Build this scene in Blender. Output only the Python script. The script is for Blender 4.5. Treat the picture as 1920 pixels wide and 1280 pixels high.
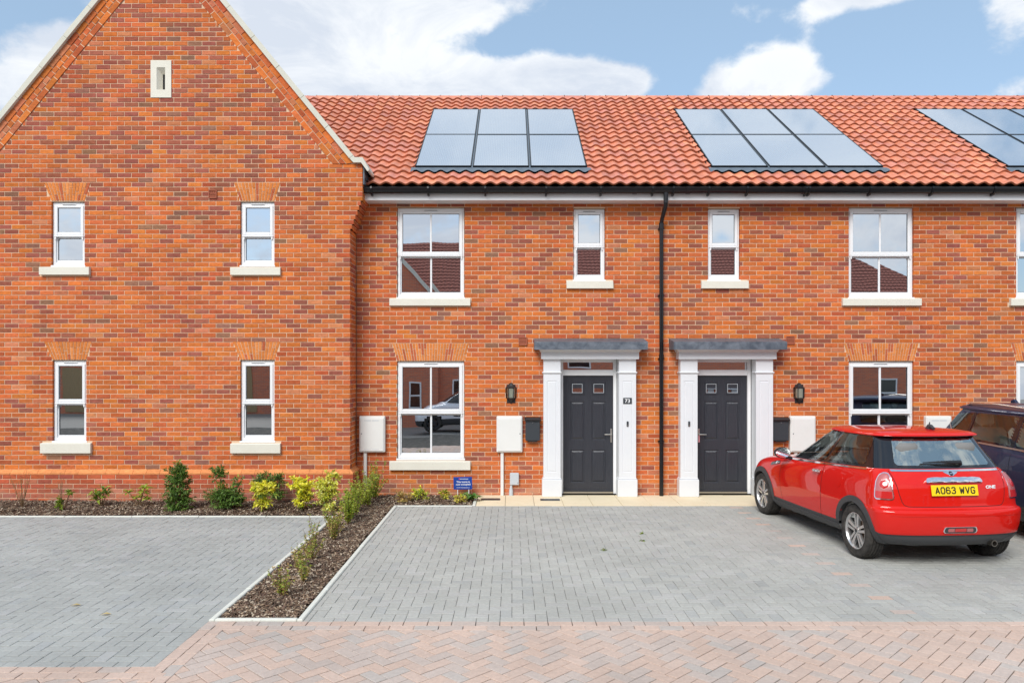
import bpy, bmesh, math, random
import numpy as np
from mathutils import Vector, Matrix, noise as mnoise
from mathutils.bvhtree import BVHTree

for o in list(bpy.data.objects):
    bpy.data.objects.remove(o)
scene = bpy.context.scene
col = scene.collection
R = random.Random(11)
PI = math.pi
rad = math.radians

# ------------------------------------------------------------------ camera
CAM_Y, CAM_Z, FOC = -12.34, 2.13, 1397.0
cam_d = bpy.data.cameras.new('camera')
cam_d.sensor_width = 36.0
cam_d.lens = FOC * 36.0 / 1920.0
cam_d.shift_y = 47.0 / 1920.0
cam_d.clip_start, cam_d.clip_end = 0.1, 2000.0
cam = bpy.data.objects.new('camera', cam_d)
cam.location = (0, CAM_Y, CAM_Z)
cam.rotation_euler = (rad(90), 0, 0)
col.objects.link(cam)
scene.camera = cam

# ------------------------------------------------------------------ sky, sun, exposure
SUN_EL, SUN_AZ = 42.0, 203.0        # azimuth from +Y, clockwise: behind the camera, a little to its left
world = bpy.data.worlds.new('World')
scene.world = world
world.use_nodes = True


class NT:
    """tiny helper to write node trees"""
    def __init__(s, tree):
        s.t = tree

    def n(s, typ, **kw):
        nd = s.t.nodes.new(typ)
        for k, v in kw.items():
            setattr(nd, k, v)
        return nd

    def put(s, sock, v):
        if isinstance(v, bpy.types.NodeSocket):
            s.t.links.new(v, sock)
        elif v is not None:
            if isinstance(v, (tuple, list)) and len(v) == 3 and sock.type == 'RGBA':
                v = (*v, 1.0)
            sock.default_value = v

    def math(s, op, a, b=None, c=None, clamp=False):
        nd = s.n('ShaderNodeMath', operation=op, use_clamp=clamp)
        for i, v in enumerate((a, b, c)):
            if v is not None:
                s.put(nd.inputs[i], v)
        return nd.outputs[0]

    def mix(s, f, a, b, blend='MIX'):
        nd = s.n('ShaderNodeMix', data_type='RGBA', blend_type=blend)
        s.put(nd.inputs[0], f)
        s.put(nd.inputs[6], a)
        s.put(nd.inputs[7], b)
        return nd.outputs[2]

    def noise(s, vec, scale, detail=4.0, rough=0.5, dist=0.0, w=None):
        nd = s.n('ShaderNodeTexNoise')
        s.put(nd.inputs['Vector'], vec)
        nd.inputs['Scale'].default_value = scale
        nd.inputs['Detail'].default_value = detail
        nd.inputs['Roughness'].default_value = rough
        nd.inputs['Distortion'].default_value = dist
        return nd.outputs['Fac']

    def maprange(s, v, a, b, c=0.0, d=1.0, smooth=False):
        nd = s.n('ShaderNodeMapRange')
        nd.interpolation_type = 'SMOOTHSTEP' if smooth else 'LINEAR'
        s.put(nd.inputs[0], v)
        for i, q in enumerate((a, b, c, d)):
            s.put(nd.inputs[i + 1], q)
        return nd.outputs[0]

    def vmul(s, vec, xyz):
        nd = s.n('ShaderNodeVectorMath', operation='MULTIPLY')
        s.put(nd.inputs[0], vec)
        nd.inputs[1].default_value = xyz
        return nd.outputs[0]


wt = world.node_tree
wt.nodes.clear()
W = NT(wt)
out = W.n('ShaderNodeOutputWorld')
bg = W.n('ShaderNodeBackground')
SKY_S = 0.12
bg.inputs['Strength'].default_value = SKY_S
wt.links.new(bg.outputs[0], out.inputs[0])
sky = W.n('ShaderNodeTexSky', sky_type='NISHITA')
sky.sun_disc = False
sky.sun_elevation = rad(SUN_EL)
sky.sun_rotation = rad(SUN_AZ)
sky.altitude = 20.0
sky.air_density = 1.0
sky.dust_density = 0.6
sky.ozone_density = 1.6
tc = W.n('ShaderNodeTexCoord')
dirv = tc.outputs['Generated']
sep = W.n('ShaderNodeSeparateXYZ')
wt.links.new(dirv, sep.inputs[0])
dx, dy, dz = sep.outputs
az = W.math('ARCTAN2', dx, dy)
el = W.math('ARCSINE', dz)
# billows: fractal noise over the whole dome, with the cumulus heads seen over the roofs added to it
base = W.noise(W.vmul(dirv, (1.0, 1.0, 1.6)), 2.3, 5.0, 0.55, 0.2)
fine = W.noise(W.vmul(dirv, (1.0, 1.0, 1.35)), 15.0, 9.0, 0.60, 0.15)
field = W.math('MULTIPLY_ADD', base, 0.75, 0.00)
field = W.math('MULTIPLY_ADD', fine, 0.62, field)


def head(px, py, rx, ry, amp, f):
    """one cloud (or gap) at a direction, given in degrees of azimuth and elevation"""
    a = math.atan2(px - 960, FOC)
    e = math.atan2(687 - py, math.hypot(px - 960, FOC))
    ra, re = rx / FOC, ry / FOC
    u = W.math('MULTIPLY', W.math('SUBTRACT', az, a), 1.0 / ra)
    v = W.math('MULTIPLY', W.math('SUBTRACT', el, e), 1.0 / re)
    d = W.math('ADD', W.math('MULTIPLY', u, u), W.math('MULTIPLY', v, v))
    g = W.math('MULTIPLY', W.math('EXPONENT', W.math('MULTIPLY', d, -1.0)), amp)
    return W.math('ADD', f, g)


def veil(a_deg, e_deg, ra, re, amp, f):
    u = W.math('MULTIPLY', W.math('SUBTRACT', W.math('ABSOLUTE', az), rad(a_deg)), 1.0 / rad(ra))
    v = W.math('MULTIPLY', W.math('SUBTRACT', el, rad(e_deg)), 1.0 / rad(re))
    d = W.math('ADD', W.math('MULTIPLY', u, u), W.math('MULTIPLY', v, v))
    return W.math('ADD', f, W.math('MULTIPLY', W.math('EXPONENT', W.math('MULTIPLY', d, -1.0)), amp))


field = veil(180, 17, 70, 13, .22, field)       # cloud bank the upper windows mirror
field = veil(14, 50, 60, 16, .26, field)        # high veil the solar panels mirror
for h in ((470, 30, 150, 120, 0.20), (640, 10, 170, 50, 0.25), (850, 28, 90, 26, 0.22), (560, 110, 140, 50, 0.20),
          (690, 160, 90, 46, 0.34), (820, 135, 80, 40, 0.26), (900, 165, 90, 36, 0.32), (1030, 145, 85, 36, 0.34), (1160, 152, 75, 34, 0.40),
          (1400, 175, 75, 34, 0.30), (1490, 130, 65, 44, 0.38), (1640, -10, 180, 26, 0.42), (1910, 30, 60, 70, 0.30),
          (1870, 178, 60, 18, 0.18), (1110, 55, 45, 22, 0.16), (120, 60, 80, 40, 0.24), (30, 185, 130, 44, 0.34), (20, 95, 50, 26, 0.12),
          (1250, 50, 300, 66, -0.24), (1690, 95, 120, 66, -0.28), (40, 10, 110, 40, -0.22), (950, 80, 110, 22, -0.14), (1270, 150, 50, 50, -0.20)):
    field = head(*h, field)
mask = W.maprange(field, 0.685, 0.875, 0.0, 1.0, True)
shade = W.noise(W.vmul(dirv, (1.0, 1.0, 2.0)), 6.0, 8.0, 0.62, 0.5)
thick = W.maprange(field, 0.85, 1.20, 0.0, 0.18)
ccol = W.mix(W.math('SUBTRACT', W.maprange(shade, 0.38, 0.60), thick, clamp=True), (3.7, 4.0, 4.5), (5.2, 5.3, 5.4))
skyc = W.mix(0.60, sky.outputs[0], (2.15, 3.0, 3.85))
wt.links.new(W.mix(W.math('MULTIPLY', mask, 0.93), skyc, ccol), bg.inputs['Color'])

sun_d = bpy.data.lights.new('sun', 'SUN')
sun_d.energy = 2.0
sun_d.angle = rad(32)
sun_d.color = (1.0, 0.965, 0.91)
sun = bpy.data.objects.new('sun', sun_d)
col.objects.link(sun)
_a, _e = rad(SUN_AZ), rad(SUN_EL)
_to = Vector((math.sin(_a) * math.cos(_e), math.cos(_a) * math.cos(_e), math.sin(_e)))
sun.rotation_euler = _to.to_track_quat('Z', 'Y').to_euler()
sun.location = (0, -20, 30)

scene.render.engine = 'CYCLES'
scene.view_settings.view_transform = 'Standard'
scene.view_settings.look = 'None'
scene.view_settings.gamma = 1.0
scene.view_settings.exposure = 0.74
scene.view_settings.use_curve_mapping = False
scene.cycles.use_denoising = True
scene.cycles.max_bounces = 8
scene.cycles.transparent_max_bounces = 12
scene.cycles.sample_clamp_indirect = 6.0


def wx(px, y=0.0):
    """metres across at depth y for a reading taken off the survey picture"""
    return (px - 960.0) * (y - CAM_Y) / FOC


def wz(py, y=0.0):
    return CAM_Z + (687.0 - py) * (y - CAM_Y) / FOC


def gy(py):
    """depth of a ground point"""
    return FOC * CAM_Z / (py - 687.0) + CAM_Y


# ------------------------------------------------------------------ materials
def newmat(name, base=(.8, .8, .8), rough=.5, metal=0.0, spec=.5, coat=0.0, coatr=.04, ior=None):
    m = bpy.data.materials.new(name)
    m.use_nodes = True
    t = NT(m.node_tree)
    b = m.node_tree.nodes['Principled BSDF']
    b.inputs['Base Color'].default_value = (*base, 1)
    b.inputs['Roughness'].default_value = rough
    b.inputs['Metallic'].default_value = metal
    b.inputs['Specular IOR Level'].default_value = spec
    b.inputs['Coat Weight'].default_value = coat
    b.inputs['Coat Roughness'].default_value = coatr
    if ior:
        b.inputs['IOR'].default_value = ior
    return m, t, b


def pos(t):
    return t.n('ShaderNodeNewGeometry').outputs['Position']


def bump(t, b, h, strength, dist=0.01):
    nd = t.n('ShaderNodeBump')
    nd.inputs['Strength'].default_value = strength
    nd.inputs['Distance'].default_value = dist
    t.put(nd.inputs['Height'], h)
    t.put(b.inputs['Normal'], nd.outputs[0])


def colattr(t):
    nd = t.n('ShaderNodeAttribute')
    nd.attribute_name = 'Col'
    return nd.outputs['Color']


def scaled(t, c, f):
    nd = t.n('ShaderNodeVectorMath', operation='SCALE')
    t.put(nd.inputs[0], c)
    t.put(nd.inputs[3], f)
    return nd.outputs[0]


MT = {}


def make_materials():
    # bricks: own colour per brick, mottling, pale lime bloom
    m, t, b = newmat('brick', rough=.9, spec=.12)
    p = pos(t)
    ps = t.vmul(p, (1.0, 1.0, 3.0))
    c = scaled(t, colattr(t), t.maprange(t.noise(ps, 16, 6, .65), .2, .8, .68, 1.32))
    c = scaled(t, c, t.maprange(t.noise(p, 1.1, 4, .6), .3, .7, .90, 1.10))
    bloom = t.maprange(t.noise(p, 2.6, 8, .72, .5), .63, .80, 0, .34, True)
    c = t.mix(bloom, c, (.70, .38, .25))
    fleck = t.maprange(t.noise(p, 62, 3, .6), .70, .76, 0, .4)
    c = t.mix(fleck, c, (.72, .50, .36))
    zz = t.n('ShaderNodeSeparateXYZ')
    t.put(zz.inputs[0], p)
    grime = t.math('MULTIPLY', t.maprange(zz.outputs[2], 0.0, 0.34, 1, 0, True), t.maprange(t.noise(p, 5, 6, .7), .34, .7, 0, .65))
    c = t.mix(grime, c, (.40, .27, .20))
    t.put(b.inputs['Base Color'], c)
    bump(t, b, t.noise(p, 150, 4, .7), .35, .004)
    MT['brick'] = m
    m, t, b = newmat('mortar', rough=.95, spec=.1)
    p = pos(t)
    t.put(b.inputs['Base Color'], t.mix(t.noise(p, 4, 5, .7), (.62, .42, .28), (.78, .57, .40)))
    MT['mortar'] = m
    # roof tiles: sand faced clay, a little sheen
    m, t, b = newmat('roof_tile', rough=.42, spec=.6, ior=1.6)
    p = pos(t)
    c = scaled(t, colattr(t), t.maprange(t.noise(p, 9, 5, .65), .25, .75, .75, 1.22))
    t.put(b.inputs['Base Color'], c)
    t.put(b.inputs['Roughness'], t.maprange(t.noise(p, 14, 4, .6), .3, .7, .36, .58))
    bump(t, b, t.noise(p, 90, 3, .6), .25, .004)
    MT['tile'] = m
    m, t, b = newmat('roof_membrane', (.02, .018, .017), .9)
    MT['membrane'] = m
    m, t, b = newmat('white_upvc', (.80, .81, .82), .28)
    MT['upvc'] = m
    m, t, b = newmat('white_gloss_surround', (.80, .82, .85), .35)
    p = pos(t)
    t.put(b.inputs['Base Color'], t.mix(t.noise(p, 3, 5, .6), (.68, .70, .73), (.745, .76, .78)))
    MT['surround'] = m
    m, t, b = newmat('cast_stone', (.74, .71, .62), .85, spec=.2)
    p = pos(t)
    c = t.mix(t.noise(p, 5, 6, .7), (.66, .63, .54), (.78, .76, .67))
    c = t.mix(t.maprange(t.noise(p, 60, 3, .6), .62, .74, 0, .4), c, (.45, .42, .36))
    t.put(b.inputs['Base Color'], c)
    bump(t, b, t.noise(p, 120, 3, .6), .2, .003)
    MT['stone'] = m
    m, t, b = newmat('weathered_coping', rough=.85, spec=.2)
    p = pos(t)
    c = t.mix(t.noise(p, 4, 6, .7), (.56, .55, .47), (.68, .67, .59))
    t.put(b.inputs['Base Color'], c)
    MT['coping'] = m
    m, t, b = newmat('lead_sheet', (.2, .22, .25), .5, metal=.3)
    p = pos(t)
    st = t.noise(t.vmul(p, (2.5, 9, 3.0)), 2.4, 7, .7, .4)
    c = t.mix(t.maprange(st, .38, .66), (.085, .105, .135), (.21, .24, .28))
    c = t.mix(t.maprange(t.noise(p, 7, 6, .8, .6), .64, .74, 0, .5), c, (.45, .48, .50))
    t.put(b.inputs['Base Color'], c)
    MT['lead'] = m
    m, t, b = newmat('dark_door', (.022, .022, .026), .33)
    p = pos(t)
    w = t.n('ShaderNodeTexWave', wave_type='BANDS', bands_direction='X')
    t.put(w.inputs['Vector'], t.vmul(p, (1, 1, .07)))
    w.inputs['Scale'].default_value = 26
    w.inputs['Distortion'].default_value = 9
    w.inputs['Detail'].default_value = 4
    t.put(b.inputs['Base Color'], t.mix(w.outputs['Fac'], (.020, .022, .030), (.046, .050, .062)))
    bump(t, b, w.outputs['Fac'], .35, .003)
    MT['door'] = m
    MT['black'] = newmat('black_gutter_plastic', (.008, .008, .010), .25)[0]
    MT['blackmetal'] = newmat('black_powder_coat', (.016, .017, .019), .42)[0]
    MT['slate'] = newmat('dark_grey_powder_coat', (.035, .042, .05), .45)[0]
    MT['steel'] = newmat('brushed_steel', (.62, .60, .56), .3, metal=1)[0]
    MT['chrome'] = newmat('chrome', (.88, .88, .9), .08, metal=1)[0]
    m, t, b = newmat('offwhite_grp', (.74, .74, .71), .45)
    p = pos(t)
    t.put(b.inputs['Base Color'], t.mix(t.noise(p, 6, 5, .6), (.70, .70, .67), (.77, .77, .75)))
    MT['grp'] = m
    MT['greybox'] = newmat('pale_grey_plastic', (.50, .54, .58), .45)[0]
    MT['terracotta'] = newmat('terracotta_vent', (.36, .10, .05), .7)[0]
    MT['darkhole'] = newmat('vent_shadow', (.05, .02, .015), .9)[0]
    MT['cream_wall'] = newmat('cream_plaster', (.46, .44, .38), .9)[0]
    # window glass: sealed double unit, part mirror part see-through
    m = bpy.data.materials.new('window_glass')
    m.use_nodes = True
    t = NT(m.node_tree)
    m.node_tree.nodes.clear()
    o = t.n('ShaderNodeOutputMaterial')
    tr = t.n('ShaderNodeBsdfTransparent')
    tr.inputs[0].default_value = (.50, .54, .52, 1)
    gl = t.n('ShaderNodeBsdfGlossy')
    gl.inputs['Roughness'].default_value = .0
    gl.inputs[0].default_value = (.93, .96, 1, 1)
    bn = t.n('ShaderNodeBump')
    bn.inputs['Strength'].default_value = .10
    bn.inputs['Distance'].default_value = .01
    t.put(bn.inputs['Height'], t.noise(pos(t), 1.5, 1, .4))
    t.put(gl.inputs['Normal'], bn.outputs[0])
    mx = t.n('ShaderNodeMixShader')
    lw = t.n('ShaderNodeFresnel')
    lw.inputs[0].default_value = 1.5
    t.put(mx.inputs[0], t.maprange(lw.outputs[0], .04, 1.0, .72, 1.0))
    t.t.links.new(tr.outputs[0], mx.inputs[1])
    t.t.links.new(gl.outputs[0], mx.inputs[2])
    t.t.links.new(mx.outputs[0], o.inputs[0])
    MT['glass'] = m

    def carglass(name, tint, refl):
        m = bpy.data.materials.new(name)
        m.use_nodes = True
        t = NT(m.node_tree)
        m.node_tree.nodes.clear()
        o = t.n('ShaderNodeOutputMaterial')
        tr = t.n('ShaderNodeBsdfTransparent')
        tr.inputs[0].default_value = (*tint, 1)
        gl = t.n('ShaderNodeBsdfGlossy')
        gl.inputs['Roughness'].default_value = .015
        gl.inputs[0].default_value = (.90, .97, .93, 1)
        mx = t.n('ShaderNodeMixShader')
        lw = t.n('ShaderNodeFresnel')
        lw.inputs[0].default_value = 1.5
        t.put(mx.inputs[0], t.maprange(lw.outputs[0], .04, 1.0, refl, 1.0))
        t.t.links.new(tr.outputs[0], mx.inputs[1])
        t.t.links.new(gl.outputs[0], mx.inputs[2])
        t.t.links.new(mx.outputs[0], o.inputs[0])
        return m
    MT['carglass'] = carglass('car_glass', (.90, .95, .91), .13)
    MT['rearglass'] = carglass('car_rear_glass', (.84, .90, .85), .50)
    MT['darkglass'] = carglass('dark_car_glass', (.20, .24, .26), .09)
    # solar panel
    m, t, b = newmat('solar_cells', (.10, .13, .18), .16, metal=.55, spec=1.0, coat=1.0, coatr=.03, ior=2.1)
    b.inputs['Coat IOR'].default_value = 2.2
    p = pos(t)
    sx = t.n('ShaderNodeSeparateXYZ')
    t.put(sx.inputs[0], p)
    ln = t.math('LESS_THAN', t.math('FRACT', t.math('MULTIPLY', sx.outputs[0], 1 / .0315)), .14)
    t.put(b.inputs['Base Color'], t.mix(ln, (.24, .36, .50), (.42, .53, .62)))
    MT['solar'] = m
    MT['solarframe'] = newmat('black_anodised_frame', (.015, .02, .025), .4, metal=.4)[0]
    m, t, b = newmat('flashing', (.13, .17, .21), .5, metal=.3)
    MT['flashing'] = m
    # paving
    m, t, b = newmat('paving_block', rough=.9, spec=.2)
    p = pos(t)
    c = scaled(t, colattr(t), t.maprange(t.noise(p, 30, 6, .7), .25, .75, .86, 1.12))
    c = scaled(t, c, t.maprange(t.noise(p, .9, 5, .6), .3, .7, .90, 1.10))
    c = t.mix(t.maprange(t.noise(p, 1.7, 8, .75, .4), .60, .80, 0, .30, True), c, (.58, .56, .49))
    c = t.mix(t.maprange(t.noise(p, 170, 2, .5), .60, .70, 0, .28), c, (.26, .27, .27))
    t.put(b.inputs['Base Color'], c)
    bump(t, b, t.noise(p, 190, 3, .7), .4, .003)
    MT['paver'] = m
    m, t, b = newmat('joint_sand', rough=.95, spec=.1)
    p = pos(t)
    t.put(b.inputs['Base Color'], t.mix(t.maprange(t.noise(p, 6, 6, .75), .45, .72), (.06, .06, .056), (.20, .19, .165)))
    MT['sand'] = m
    m, t, b = newmat('cream_slab', rough=.9, spec=.2)
    p = pos(t)
    c = t.mix(t.noise(p, 3, 6, .65), (.72, .60, .40), (.82, .72, .53))
    c = t.mix(t.maprange(t.noise(p, 9, 7, .75), .58, .75, 0, .5), c, (.44, .35, .23))
    t.put(b.inputs['Base Color'], c)
    bump(t, b, t.noise(p, 80, 4, .7), .3, .004)
    MT['slab'] = m
    m, t, b = newmat('kerb_concrete', rough=.9, spec=.2)
    p = pos(t)
    c = t.mix(t.noise(p, 7, 7, .7), (.58, .59, .53), (.74, .75, .68))
    c = t.mix(t.maprange(t.noise(p, 40, 4, .6), .6, .75, 0, .4), c, (.3, .28, .24))
    t.put(b.inputs['Base Color'], c)
    MT['kerb'] = m
    m, t, b = newmat('soil', rough=.95, spec=.1)
    p = pos(t)
    t.put(b.inputs['Base Color'], t.mix(t.noise(p, 30, 6, .7), (.035, .02, .013), (.10, .062, .042)))
    bump(t, b, t.noise(p, 35, 5, .7), .8, .03)
    MT['soil'] = m
    m, t, b = newmat('bark_chip', rough=.85, spec=.25)
    p = pos(t)
    t.put(b.inputs['Base Color'], scaled(t, colattr(t), t.maprange(t.noise(p, 90, 3, .6), .3, .7, .7, 1.25)))
    MT['bark'] = m
    # leaves
    m = bpy.data.materials.new('leaf')
    m.use_nodes = True
    t = NT(m.node_tree)
    b = m.node_tree.nodes['Principled BSDF']
    o = m.node_tree.nodes['Material Output']
    c = colattr(t)
    t.put(b.inputs['Base Color'], c)
    b.inputs['Roughness'].default_value = .42
    tl = t.n('ShaderNodeBsdfTranslucent')
    t.put(tl.inputs[0], scaled(t, c, 1.25))
    mx = t.n('ShaderNodeMixShader')
    mx.inputs[0].default_value = .33
    t.t.links.new(b.outputs[0], mx.inputs[1])
    t.t.links.new(tl.outputs[0], mx.inputs[2])
    t.t.links.new(mx.outputs[0], o.inputs[0])
    MT['leaf'] = m
    MT['twig'] = newmat('twig', (.20, .12, .06), .85)[0]
    # cars
    MT['red'] = newmat('red_car_paint', (.62, .014, .009), .5, spec=.0, coat=.9, coatr=.012)[0]
    MT['navy'] = newmat('navy_car_paint', (.026, .032, .066), .4, spec=.1, coat=.45, coatr=.015)[0]
    MT['vanwhite'] = newmat('white_van_paint', (.84, .86, .90), .35, coat=.8)[0]
    MT['piano'] = newmat('gloss_black_pillar', (.008, .009, .012), .12, coat=.6)[0]
    m, t, b = newmat('grained_black_trim', (.045, .047, .05), .55)
    MT['trim'] = m
    m, t, b = newmat('tyre_rubber', (.028, .027, .026), .75, spec=.3)
    p = pos(t)
    t.put(b.inputs['Base Color'], t.mix(t.maprange(t.noise(p, 12, 5, .7), .4, .7), (.024, .023, .022), (.075, .068, .06)))
    MT['tyre'] = m
    MT['alloy'] = newmat('silver_alloy', (.62, .62, .62), .28, metal=.85)[0]
    MT['brake'] = newmat('rusty_brake_disc', (.13, .08, .05), .6, metal=.5)[0]
    MT['dark'] = newmat('dark_void', (.006, .006, .007), .9)[0]
    MT['seat'] = newmat('grey_cloth_seat', (.20, .20, .195), .9)[0]
    MT['seatpale'] = newmat('beige_leather_seat', (.62, .59, .50), .6)[0]
    MT['cabin'] = newmat('cabin_lining', (.50, .51, .47), .9)[0]
    MT['lampred'] = newmat('red_lamp_lens', (.52, .02, .02), .08, coat=1)[0]
    MT['lampclear'] = newmat('clear_lamp_lens', (.46, .13, .13), .2, metal=.1, coat=.6)[0]
    MT['amber'] = newmat('amber_lens', (.7, .32, .05), .1, coat=1)[0]
    MT['plate'] = newmat('yellow_plate', (.86, .62, .005), .35)[0]
    MT['ink'] = newmat('black_print', (.008, .008, .008), .5)[0]
    MT['whiteprint'] = newmat('white_print', (.82, .83, .84), .5)[0]
    MT['blueboard'] = newmat('royal_blue_board', (.004, .05, .30), .4)[0]
    MT['redprint'] = newmat('red_print', (.62, .05, .10), .5)[0]
    MT['bulb'] = newmat('frosted_glass', (.88, .84, .76), .3)[0]
    MT['exhaust'] = newmat('exhaust_steel', (.42, .38, .34), .32, metal=1)[0]
    MT['pinktape'] = newmat('pink_film', (.75, .32, .36), .4)[0]
    # brickwork of the houses across the street (only mirrored in the panes)
    m, t, b = newmat('far_brick', rough=.9, spec=.2)
    bt = t.n('ShaderNodeTexBrick')
    tcn = t.n('ShaderNodeNewGeometry')
    sp = t.n('ShaderNodeSeparateXYZ')
    t.put(sp.inputs[0], tcn.outputs['Position'])
    cb = t.n('ShaderNodeCombineXYZ')
    t.put(cb.inputs[0], sp.outputs[0])
    t.put(cb.inputs[1], sp.outputs[2])
    t.put(bt.inputs['Vector'], cb.outputs[0])
    bt.inputs['Scale'].default_value = 1.0
    bt.inputs['Brick Width'].default_value = .225
    bt.inputs['Row Height'].default_value = .075
    bt.inputs['Mortar Size'].default_value = .006
    bt.inputs['Color1'].default_value = (.70, .20, .10, 1)
    bt.inputs['Color2'].default_value = (.52, .17, .11, 1)
    bt.inputs['Mortar'].default_value = (.5, .36, .26, 1)
    t.put(b.inputs['Base Color'], bt.outputs[0])
    MT['farbrick'] = m
    MT['farroof'] = newmat('far_roof', (.42, .17, .13), .95, spec=.1)[0]
    m, t, b = newmat('ground', rough=.95)
    p = pos(t)
    t.put(b.inputs['Base Color'], t.mix(t.noise(p, .6, 6, .7), (.20, .19, .17), (.30, .28, .25)))
    MT['ground'] = m
    MT['fence'] = newmat('timber_fence', (.36, .25, .13), .8)[0]


make_materials()


# ------------------------------------------------------------------ mesh helpers
class MB:
    def __init__(s):
        s.v, s.f, s.c, s.m = [], [], [], []

    def face(s, pts, c=None, mi=0):
        i = len(s.v)
        s.v.extend(tuple(p) for p in pts)
        s.f.append(tuple(range(i, i + len(pts))))
        s.c.append(c or (.5, .5, .5))
        s.m.append(mi)

    def idx(s, verts, faces, c=None, mi=0):
        i = len(s.v)
        s.v.extend(tuple(p) for p in verts)
        for f in faces:
            s.f.append(tuple(k + i for k in f))
            s.c.append(c or (.5, .5, .5))
            s.m.append(mi)

    def box(s, x0, x1, y0, y1, z0, z1, c=None, mi=0, bev=0.0, mat=None):
        b = min(bev, (x1 - x0) * .45, (y1 - y0) * .45, (z1 - z0) * .45)
        if b <= 0:
            v = [(x, y, z) for z in (z0, z1) for y in (y0, y1) for x in (x0, x1)]
            f = [(0, 2, 3, 1), (4, 5, 7, 6), (0, 1, 5, 4), (2, 6, 7, 3), (0, 4, 6, 2), (1, 3, 7, 5)]
        else:
            bm = bmesh.new()
            bmesh.ops.create_cube(bm, size=1.0)
            for q in bm.verts:
                q.co = Vector(((x0 + x1) / 2 + q.co.x * (x1 - x0), (y0 + y1) / 2 + q.co.y * (y1 - y0), (z0 + z1) / 2 + q.co.z * (z1 - z0)))
            bmesh.ops.bevel(bm, geom=bm.edges[:], offset=b, segments=1, profile=.5, affect='EDGES')
            bm.verts.index_update()
            v = [q.co.copy() for q in bm.verts]
            f = [tuple(q.index for q in fc.verts) for fc in bm.faces]
            bm.free()
        if mat is not None:
            v = [mat @ Vector(q) for q in v]
        s.idx(v, f, c, mi)

    def prism(s, poly, axis, a, b, c=None, mi=0):
        """poly: 2D points; axis: 'x','y','z' extrusion from a to b"""
        def P(p, h):
            return {'x': (h, p[0], p[1]), 'y': (p[0], h, p[1]), 'z': (p[0], p[1], h)}[axis]
        n = len(poly)
        v = [P(p, a) for p in poly] + [P(p, b) for p in poly]
        f = [tuple(range(n)), tuple(range(2 * n - 1, n - 1, -1))]
        f += [(i, i + n, (i + 1) % n + n, (i + 1) % n) for i in range(n)]
        s.idx(v, f, c, mi)

    def tube(s, path, r, n=10, c=None, mi=0, caps=True, radii=None):
        path = [Vector(p) for p in path]
        rings = []
        for i, p in enumerate(path):
            a = path[max(i - 1, 0)]
            b = path[min(i + 1, len(path) - 1)]
            d = (b - a).normalized()
            up = Vector((0, 0, 1)) if abs(d.z) < .9 else Vector((0, 1, 0))
            u = d.cross(up).normalized()
            w = d.cross(u)
            rr = radii[i] if radii else r
            rings.append([p + (u * math.cos(2 * PI * k / n) + w * math.sin(2 * PI * k / n)) * rr for k in range(n)])
        v = [q for rg in rings for q in rg]
        f = []
        for i in range(len(path) - 1):
            for k in range(n):
                f.append((i * n + k, i * n + (k + 1) % n, (i + 1) * n + (k + 1) % n, (i + 1) * n + k))
        if caps:
            f.append(tuple(range(n - 1, -1, -1)))
            f.append(tuple((len(path) - 1) * n + k for k in range(n)))
        s.idx(v, f, c, mi)

    def lathe(s, prof, cen, axis='z', n=24, c=None, mi=0, a0=0, a1=2 * PI, close=True):
        """prof: (radius, height) pairs turned about an axis through cen"""
        cen = Vector(cen)
        v = []
        full = close
        m = n if full else n + 1
        for (r, h) in prof:
            for k in range(m):
                a = a0 + (a1 - a0) * k / n
                ca, sa = math.cos(a) * r, math.sin(a) * r
                v.append(cen + {'z': Vector((ca, sa, h)), 'x': Vector((h, ca, sa)), 'y': Vector((ca, h, sa))}[axis])
        f = []
        for i in range(len(prof) - 1):
            for k in range(n):
                k2 = (k + 1) % m
                f.append((i * m + k, i * m + k2, (i + 1) * m + k2, (i + 1) * m + k))
        s.idx(v, f, c, mi)

    def mesh(s, name, mats, smooth=False, usecol=True, fix=True):
        me = bpy.data.meshes.new(name)
        me.from_pydata(s.v, [], s.f)
        for m in (mats if isinstance(mats, (list, tuple)) else [mats]):
            me.materials.append(m)
        if len(me.polygons) == len(s.f):
            me.polygons.foreach_set('material_index', s.m)
            if usecol:
                at = me.color_attributes.new('Col', 'FLOAT_COLOR', 'CORNER')
                ln = np.array([len(f) for f in s.f])
                cc = np.ones((len(s.f), 4), dtype=np.float32)
                cc[:, :3] = np.array([q[:3] for q in s.c], dtype=np.float32)
                at.data.foreach_set('color', np.repeat(cc, ln, axis=0).ravel())
        if smooth:
            me.polygons.foreach_set('use_smooth', [True] * len(me.polygons))
        me.update()
        if fix:
            bm = bmesh.new()
            bm.from_mesh(me)
            if smooth:
                bmesh.ops.remove_doubles(bm, verts=bm.verts[:], dist=1e-5)
            bmesh.ops.recalc_face_normals(bm, faces=bm.faces[:])
            bm.to_mesh(me)
            bm.free()
        return me

    def build(s, name, mats, parent=None, smooth=False, usecol=False, fix=True, angle=None, **props):
        return link(name, s.mesh(name, mats, smooth, usecol, fix), parent, angle, **props)


def link(name, data, parent=None, angle=None, loc=None, rot=None, **props):
    o = bpy.data.objects.new(name, data)
    col.objects.link(o)
    if parent is not None:
        o.parent = parent
    if loc is not None:
        o.location = loc
    if rot is not None:
        o.rotation_euler = rot
    for k, v in props.items():
        o[k] = v
    if angle and data is not None:
        sharp = [False] * len(data.edges)
        bm = bmesh.new()
        bm.from_mesh(data)
        bm.edges.ensure_lookup_table()
        for e in bm.edges:
            e.smooth = not (len(e.link_faces) == 2 and e.calc_face_angle(0) > rad(angle))
        for f in bm.faces:
            f.smooth = True
        bm.to_mesh(data)
        bm.free()
    return o


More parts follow.
